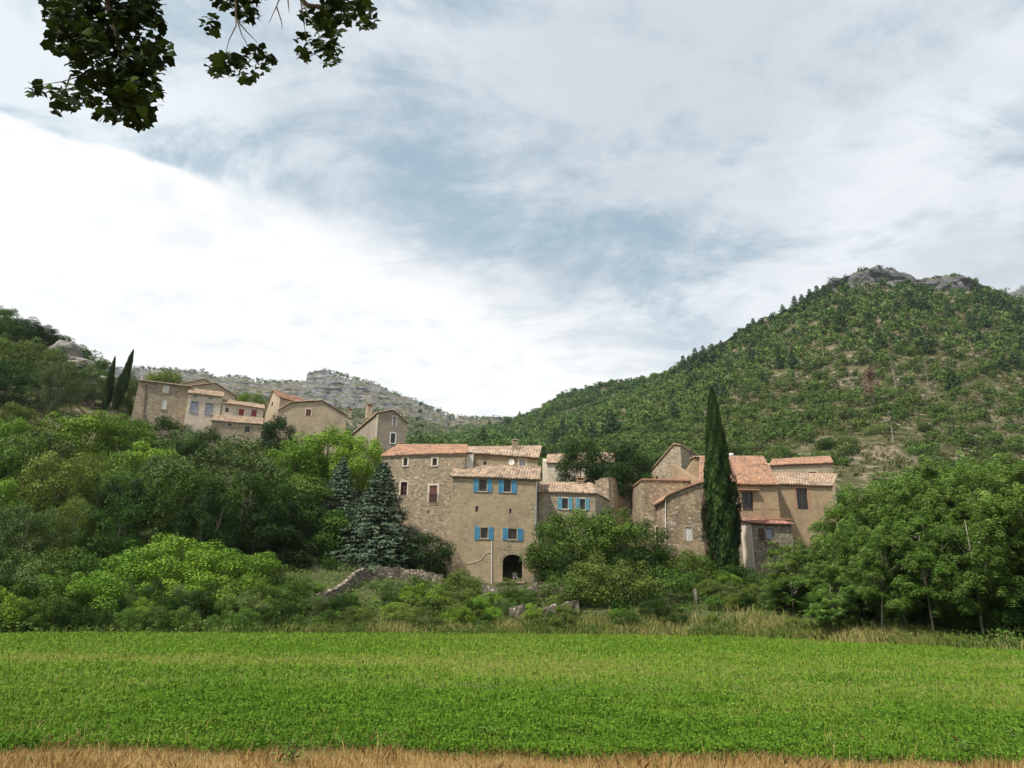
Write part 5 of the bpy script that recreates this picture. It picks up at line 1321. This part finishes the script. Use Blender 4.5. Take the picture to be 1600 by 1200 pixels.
# dead pines
def deadtree(px, top, h_, lab, red):
    a, te = az_el(px, top); Yc = np.linspace(130, 500, 900); z = terr(a*Yc, Yc); idx = np.where((z+h_-CH)/Yc-te > 0)[0]; Y = Yc[idx[0]] if len(idx) else 300
    x = a*Y; rq = random.Random(px); mb = MB(); mb.tube([(0, 0, -.5), (.1, 0, h_*.5), (0, .1, h_)], [.13, .09, .03], 6)
    root = bpy.data.objects.new('dead_tree', None); C.objects.link(root); root.location = (x, Y, T(x, Y)); root['label'] = lab; root['category'] = 'tree'
    link('trunk', mb.mesh('trunk'), DEADWOOD, root)
    mb = MB()
    for i in range(34 if red else 12):
        z = rq.uniform(.25, .95)*h_; L_ = (1-z/h_)*h_*.33+.5; aa = rq.uniform(0, 6.28)
        mb.tube([(0, 0, z), (L_*.6*math.cos(aa), L_*.6*math.sin(aa), z+.1), (L_*math.cos(aa), L_*math.sin(aa), z-.3)], [.07, .05, .02], 4)
    br = link('branch', mb.mesh('branch'), DEADWOOD, root)
    if red:
        p = np.array([m for m in mb.v[3::2]]); p = np.repeat(p, 6, 0)+rng.normal(0, .35, (len(p)*6, 3)); v, f = leaves(p, unit(rng.normal(size=p.shape)), .28, .5, rng)
        link('dry_needles', npmesh('dry_needles', v, f, rng.random(len(f))), plain('rust needles', (.20, .12, .085), .9), br)
deadtree(1356, 572, 12, 'dead pine with rust coloured needles on the right mountain slope', True)
deadtree(1392, 563, 12, 'bare pale dead trunk right of the rusty pine', False)
deadtree(1443, 562, 12, 'bare pale dead trunk farthest right on the mountain slope', False)
deadtree(1388, 640, 7, 'small bare trunk low on the slope between the dead pines', False)
# rock crag on the left hill
def rock(name, label, px, py, Y, w_, h_, d_, seed, m):
    p = at(px, py, Y); n_, k_ = 40, 20; u = np.linspace(0, 2*math.pi, n_, endpoint=False); t = np.linspace(0, 1, k_)
    U, Tt = np.meshgrid(u, t); rad = np.sqrt(np.clip(1-Tt**2.6, 0, 1))
    x = np.cos(U)*rad; y = np.sin(U)*rad; z = Tt
    q = 1+.35*fbm(x*2+9, y*2+z*3, seed, 4)+.05*np.floor(3*vn(z*6, U*0, seed)); x = x*q*w_/2; y = y*q*d_/2; z = z*h_*(1+.35*fbm(x/w_*4, y/d_*3, seed+3, 3))
    z = z-.5
    co = np.stack([x, y, z], -1).reshape(-1, 3); i = np.arange(k_-1)[:, None]*n_+np.arange(n_)[None]; j = np.arange(k_-1)[:, None]*n_+((np.arange(n_)+1) % n_)[None]
    o = link(name, npmesh(name, co, np.stack([i, j, j+n_, i+n_], -1).reshape(-1, 4)), m, label=label, category='rock')
    o.location = (p.x, Y, min(p.z, T(p.x, Y)+h_)-h_); return o
ROCK = ground_mat('rock face', 'far')
def rockmat():
    m, t = mat('limestone'); oc = t.n('ShaderNodeTexCoord').outputs['Object']
    f = t.noise(t.mapping(oc, (.4, .4, 1.6)), 1.2, 8, .7, .6); c = t.mix(t.remap(f, .35, .65), (.11, .105, .095), (.25, .235, .215))
    c = t.mix(t.remap(t.noise(oc, .5, 4, .6), .5, .7), c, (.22, .18, .14))
    return finish(m, t, t.n('ShaderNodeBsdfPrincipled', i_Base_Color=c, i_Roughness=.95, i_Normal=t.n('ShaderNodeBump', i_Strength=.5, i_Distance=.2, i_Height=f)))
LIMEST = rockmat()
rock('rock_crag', 'layered brown grey rock crag on the skyline of the left hill', 108, 521, 140, 6.2, 4.2, 7, 3, LIMEST)
rock('rock_crag', 'smaller slab like outcrop leaning against the right side of the crag', 134, 533, 139, 5.5, 3.2, 6, 5, LIMEST)
rock('rock_crag', 'low broken rock outcrop right of the larger crag above the cypresses', 165, 558, 135, 6, 2.6, 6, 8, LIMEST)

# ------------------------------------------------------------------ field, crop and verges
fm_, t = mat('field soil'); pos = t.n('ShaderNodeNewGeometry').outputs['Position']
c = t.mix(t.remap(t.noise(pos, .5, 6, .6), .35, .65), (.10, .13, .035), (.16, .155, .06)); c = t.mix(t.remap(t.noise(pos, 6, 4, .6), .5, .7), c, (.15, .13, .06))
sy = t.n('ShaderNodeSeparateXYZ', i_0=pos).outputs[1]
c = t.mix(t.remap(t.math('ADD', sy, t.math('MULTIPLY', t.noise(pos, .8, 4), 2.0)), 9.9, 11.2, 1, 0), c, (.30, .20, .09))
finish(fm_, t, t.n('ShaderNodeBsdfPrincipled', i_Base_Color=c, i_Roughness=.95, i_Specular_IOR_Level=.05))
g = MB(); aa = np.linspace(-2.2, 2.2, 60); ye = kv(0, aa)[0]+1.0
g.add([(a_*y_, y_, 0) for a_, y_ in zip(aa, ye)]+[(a_*4, -20, 0) for a_ in np.linspace(-60, 60, 60)], [(i, i+1, 61+i, 60+i) for i in range(59)])
link('field', g.mesh('field'), fm_, kind='structure')

def stripes(x, Y, a):
    """0 = lush, 1 = dry tan, by place in the field"""
    wv = fbm(x/9, Y/5, 61, 4); fine = fbm(x/1.3, Y/1.3, 67, 3)
    band = np.exp(-((Y-(24.0+.10*x+2.0*fbm(x/14, x*0, 5, 2)))/3.2)**2)
    mid = np.exp(-((Y-17.5-.05*x)/4.0)**2)*np.clip(.25+x/16, 0, .75)
    return np.clip(band*1.0+mid*.6+wv*.9+fine*.55-.08, 0, 1)
CROP = leafmat('crop leaf', [(.055, .115, .010), (.09, .175, .014), (.135, .23, .021), (.20, .265, .035), (.30, .29, .08), (.42, .35, .14)], .3, .9)
r = np.random.default_rng(23); N = 760000
Y = 9.2*(58/9.2)**(r.random(N)**.92) if False else np.where(r.random(N) < .3, r.uniform(9.2, 16, N), r.uniform(9.2, 60, N)); a = r.uniform(-.92, .92, N); x = a*Y; ye = kv(0, a)[0]+.4
k_ = (Y < ye) & (Y > 9.28+.75*fbm(x/1.2, Y*0, 3, 4)+.3*r.random(N)); Y, a, x = Y[k_], a[k_], x[k_]; N = len(Y)
dry = stripes(x, Y, a); clump = fbm(x/.5, Y/.5, 71, 3)
size = .011+.00135*Y; hmax = np.clip(.20+.14*clump, .03, .4)*(1-.55*dry)*np.interp(Y, [10, 11.5, 60], [.75, 1, 1])
hh = r.random(N)**.6*hmax
isdry = r.random(N) < dry*.55
p = np.stack([x, Y, hh+.01], 1)
vert = r.random(N) < .22+.3*isdry
nr = unit(np.where(vert[:, None], r.normal(size=(N, 3))*np.array([1, 1, .15]), r.normal(size=(N, 3))*.5+np.array([0, -.25, 1.])))
tdir = np.where(vert[:, None], r.normal(size=(N, 3))*.25+np.array([0, 0, 1.]), r.normal(size=(N, 3)))
v, f = leaves(p, nr, size*np.where(vert, 1.7, 1)*r.uniform(.6, 1.4, N), np.where(isdry, .22, .5)[:, None], r, droop=tdir)
v = v.reshape(-1, 4, 3)
nv_ = vert[:, None]; v[vert] = p[vert][:, None, :]+(v[vert]-p[vert][:, None, :])*np.array([.6, .6, 1.0])
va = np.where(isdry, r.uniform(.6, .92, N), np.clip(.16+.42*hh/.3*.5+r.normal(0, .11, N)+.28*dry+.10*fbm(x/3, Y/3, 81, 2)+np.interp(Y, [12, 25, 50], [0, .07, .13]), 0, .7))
link('alfalfa_crop', npmesh('alfalfa_crop', v.reshape(-1, 3), f, va), CROP, kind='stuff')

def blades(name, x, Y, z, hgt, wid, va, m, seed, lean=.35):
    r = np.random.default_rng(seed); n = len(x); th = r.random(n)*6.28; w2 = np.stack([np.cos(th), np.sin(th), 0*th], 1)*wid[:, None]
    ld = r.normal(0, lean, (n, 2))*hgt[:, None]; b = np.stack([x, Y, z], 1)
    m1 = b+np.stack([ld[:, 0]*.35, ld[:, 1]*.35, hgt*.6], 1); tip = b+np.stack([ld[:, 0], ld[:, 1], hgt*(1-.15*r.random(n))], 1)
    v = np.stack([b-w2, b+w2, m1+w2*.8, tip, m1-w2*.8], 1).reshape(-1, 3); i = np.arange(n)[:, None]*5
    return link(name, npmesh(name, v, i+np.array([[0, 1, 2, 3, 4]]), va), m, kind='stuff')
STRAW = leafmat('straw', [(.30, .17, .055), (.42, .26, .08), (.52, .36, .13), (.58, .45, .19), (.13, .20, .03)], .2, .7)
VERGE = leafmat('verge grass', [(.09, .15, .025), (.16, .22, .04), (.27, .28, .075), (.42, .35, .14), (.52, .41, .20)], .25, .7)
n = 110000; Y = r.uniform(6.8, 10.6, n); x = r.uniform(-11, 11, n); k_ = Y < 9.5+.9*fbm(x/1.2, x*0, 3, 4)+.4*(r.random(n)-.5)+.4*(r.random(n) > .9); x, Y = x[k_], Y[k_]; n = len(x)
blades('dry_stubble', x, Y, 0*x, r.uniform(.02, .11, n)*(1+.8*(fbm(x/.7, Y/.7, 4, 3) > .2)), r.uniform(.0015, .004, n), np.clip(.15+r.random(n)**.8*.6+.5*((r.random(n)-.35*fbm(x/.8, Y/.8, 77, 3)) < .24), 0, 1), STRAW, 5, .35)
n = 2600; x = r.uniform(-12, 12, n); Y = r.normal(10.2, .5, n); k_ = fbm(x/.9, Y/.9, 9, 3) > .05; x, Y = x[k_], Y[k_]; n = len(x)
blades('dry_grass_tufts', x, Y, 0*x, r.uniform(.10, .30, n), r.uniform(.0015, .003, n), r.uniform(.5, .78, n), STRAW, 6, .3)
# leafy weed clumps at the near edge
for px, py, lab in [(1512, 1192, 'dark weed on the dry strip near the bottom right'), (1592, 1170, 'dark weed at the right frame edge of the crop'), (455, 1194, 'small dark weed on the dry strip left of centre'), (762, 1168, 'small dark weed at the ragged crop edge in the middle')]:
    g_ = ground_y(px, py); plant('weed_plant', lab, 'weed', 'weed', 'mid', az_el(px, py)[0]*g_, g_, -.01, .36, .26)
# tall verge grasses along the field edge
n = 60000; a = r.uniform(-.75, .95, n); e0 = kv(0, a)[0]; off = np.abs(r.normal(0, 1, n))*1.9; Y = e0+off-.3; x = a*Y
PXv = 800+F*a*.95; wgt = np.interp(PXv, [0, 380, 480, 620, 700, 900, 1000, 1200, 1400, 1480, 1600], [.05, .08, .5, .5, .8, 1, .7, 1, .9, .15, .08]); k_ = r.random(n) < wgt*(.45+.6*(fbm(x/2.2, Y/2.2, 91, 3) > -.05)); x, Y, PXv = x[k_], Y[k_], PXv[k_]; n = len(x)
yel = fbm(x/3, Y/3, 93, 3); blades('tall_verge_grass', x, Y, terr(x, Y), r.uniform(.2, .75, n)*(1+.5*yel), r.uniform(.012, .028, n), np.clip(.42+.6*yel+r.normal(0, .16, n)-.25*(PXv < 600), 0, 1), VERGE, 8, .3)
# ground cover on the bank
UG = leafmat('ground cover', [(.03, .06, .012), (.06, .115, .02), (.10, .17, .03), (.17, .20, .06)], .25, .65)
n = 150000; a = r.uniform(-1.0, 1.0, n); y0 = kv(0, a)[0]; y2 = kv(2, a)[0]; y3 = kv(3, a)[0]; u = r.random(n); Y = np.where(u < .6, y0+(y2-y0)*r.random(n), y2+(y3-y2)*r.random(n)); x = a*Y
g_ = fbm(x/1.6, Y/1.6, 97, 3); den = r.random(n) < np.clip(.75+g_*1.3, .1, 1)
# keep the ground clear at walls and doorway
loc_ = main_h.Ri; lx = (x-main_h.O.x); ly = (Y-main_h.O.y); near_door = (np.abs(lx-2) < 2.5) & (ly > -4) & (ly < 0)
den &= ~near_door; x, Y, g_ = x[den], Y[den], g_[den]; n = len(x); hz_ = r.random(n)*np.clip(.45+.6*g_, .08, 1.0)
p = np.stack([x, Y, terr(x, Y)+hz_], 1); v, f = leaves(p, unit(r.normal(size=(n, 3))*.6+np.array([0, -.5, .8])), r.uniform(.06, .15, n), .55, r)
link('ground_cover', npmesh('ground_cover', v, f, np.clip(.45+.5*fbm(x/5, Y/5, 99, 3)+r.normal(0, .15, n), 0, 1)), UG, kind='stuff')

# ------------------------------------------------------------------ overhanging maple
def maple():
    root = bpy.data.objects.new('maple_tree', None); C.objects.link(root); root.location = (-3.2, 1.2, 0)
    root['label'] = 'maple with lobed dark leaves hanging into the top left of the view'; root['category'] = 'tree'
    org = Vector(root.location)
    lobes = []
    for k_ in range(11):
        ang = math.radians(-150+30*k_); rad_ = [.62, .60, .88, .74, 1.0, .78, 1.05, .78, 1.0, .74, .88][k_] if k_ < 11 else .5
        lobes.append((math.sin(ang)*rad_*.66, math.cos(ang)*rad_*.62+.1))
    lobes.append((0, -.42))
    base = np.array([(0, 0, 0)]+[(a_, b_, 0) for a_, b_ in lobes]); n_ = len(lobes)
    tri = np.array([(0, 1+i, 1+(i+1) % n_) for i in range(n_)])
    rq = random.Random(12); r = np.random.default_rng(12)
    # (px, py, rx, ry, count) discs of foliage seen in the photo
    discs = [(160, -60, 95, 60, 120), (150, 10, 82, 50, 190), (190, 45, 68, 40, 120), (120, 60, 48, 30, 70), (165, 95, 60, 38, 120), (205, 110, 50, 35, 80), (215, 150, 40, 32, 60), (180, 150, 45, 30, 55), (215, 182, 28, 18, 28), (115, 150, 32, 20, 26), (62, 140, 18, 14, 10), (92, 165, 12, 12, 5), (245, 80, 25, 22, 26), (168, 180, 20, 12, 10), (100, 20, 30, 30, 28), (240, 15, 20, 26, 20),
             (370, -10, 46, 22, 60), (330, 35, 16, 18, 10), (385, 22, 22, 14, 16), (350, 100, 26, 20, 24), (400, 92, 26, 24, 30), (386, 122, 16, 12, 8), (470, -30, 110, 25, 90), (540, 12, 45, 22, 56), (500, 25, 30, 22, 26), (478, 72, 18, 22, 16), (515, 60, 22, 30, 26), (514, 92, 14, 12, 7), (572, 30, 18, 14, 10), (300, -60, 200, 35, 120)]
    tips = []; V_, F_, A_ = [], [], []; o = 0
    for (px, py, rx, ry, cn) in discs:
        Yc = rq.uniform(3.5, 4.3); tips.append((at(px, py, Yc), (px, py)))
        for i in range(int(cn*2.1)):
            th = rq.uniform(0, 6.28); q = math.sqrt(rq.random()); Y = Yc+rq.uniform(-.35, .45)
            p = at(px+rx*q*math.cos(th), py+ry*q*math.sin(th), Y); s = rq.uniform(.020, .036)
            zax = unit(np.array([[rq.gauss(0, .5), rq.gauss(-.5, .5), rq.gauss(.75, .35)]]))[0]
            dn = np.array([rq.gauss(0, .5), rq.gauss(0, .4), -1.0]); dn = dn-zax*np.dot(dn, zax); dn /= np.linalg.norm(dn); sx = np.cross(dn, zax)
            vv = p[0:3]+(base[:, :1]*sx+base[:, 1:2]*dn)*s*2.0-zax*(np.abs(base[:, :1])**2)*s*1.2 if False else np.array(p)+(base[:, :1]*sx+base[:, 1:2]*dn)*s*2.0-zax*(base[:, :1]**2)*s*1.4
            V_.append(vv-np.array(org)); F_.append(tri+o); o += len(base); A_.append(np.full(len(tri), rq.random()**1.5))
    fo = link('foliage', npmesh('foliage', np.concatenate(V_), np.concatenate(F_), np.concatenate(A_)), L['maple'], root)
    mb = MB(); mb.tube([(0, 0, -.2), (.1, .1, 2.5), (.3, .6, 5.2), (.6, 1.0, 7.5)], [.22, .18, .13, .05], 10); link('trunk', mb.mesh('trunk', True), BARK, root)
    def branch(path, r0):
        mb = MB(); k = len(path); mb.tube([Vector(p)-org for p in path], [r0*(1-.8*i/(k-1)) for i in range(k)], 6); link('branch', mb.mesh('branch', True), BARK, root)
    A0 = org+Vector((.3, .6, 5.2))
    a1 = [A0, at(120, -250, 3.2), at(160, -90, 3.7), at(170, 10, 3.9), at(190, 90, 3.9), at(210, 165, 3.95)]
    b1 = [A0, at(380, -300, 3.3), at(420, -120, 3.7), at(450, -25, 3.9), at(480, 8, 4.0), at(545, 18, 4.0)]
    branch(a1, .045); branch(b1, .045)
    def twig(pts, r0=.006):
        mb = MB(); P_ = [at(*p)-org for p in pts]; mb.tube(P_, [r0*(1-.7*i/(len(P_)-1)) for i in range(len(P_))], 5); link('twig', mb.mesh('twig'), BARK, root)
    for pts in ([(368, 0, 3.9), (369, 40, 3.9), (358, 62, 3.9), (350, 95, 3.9)], [(370, 30, 3.9), (378, 55, 3.9), (392, 80, 3.9)], [(372, 34, 3.9), (386, 50, 3.92), (402, 66, 3.95)], [(440, -10, 3.9), (432, 10, 3.9), (420, 36, 3.9)], [(432, 10, 3.9), (440, 34, 3.9), (441, 46, 3.9)],
                [(470, 0, 3.9), (474, 30, 3.9), (478, 60, 3.9)], [(470, 0, 3.9), (490, 40, 3.9), (512, 80, 3.95)], [(450, 0, 3.9), (452, 20, 3.9)], [(165, 110, 3.9), (130, 118, 3.9), (95, 128, 3.9), (55, 134, 3.9)], [(185, 60, 3.9), (205, 80, 3.9), (214, 96, 3.9)], [(110, 118, 3.9), (102, 140, 3.9), (94, 165, 3.9)]):
        twig(pts)
maple()

# ------------------------------------------------------------------ air
hz_m, t = mat('haze'); vol = t.n('ShaderNodeVolumePrincipled'); vol.inputs['Color'].default_value = (.80, .88, .96, 1); vol.inputs['Density'].default_value = .00009; vol.inputs['Anisotropy'].default_value = .2
t.t.links.new(vol.outputs[0], t.n('ShaderNodeOutputMaterial').inputs['Volume'])
g = MB(); g.box(-1780, 1780, -520, 1600, -1.06, 520); link('haze', g.mesh('haze'), hz_m, kind='stuff')
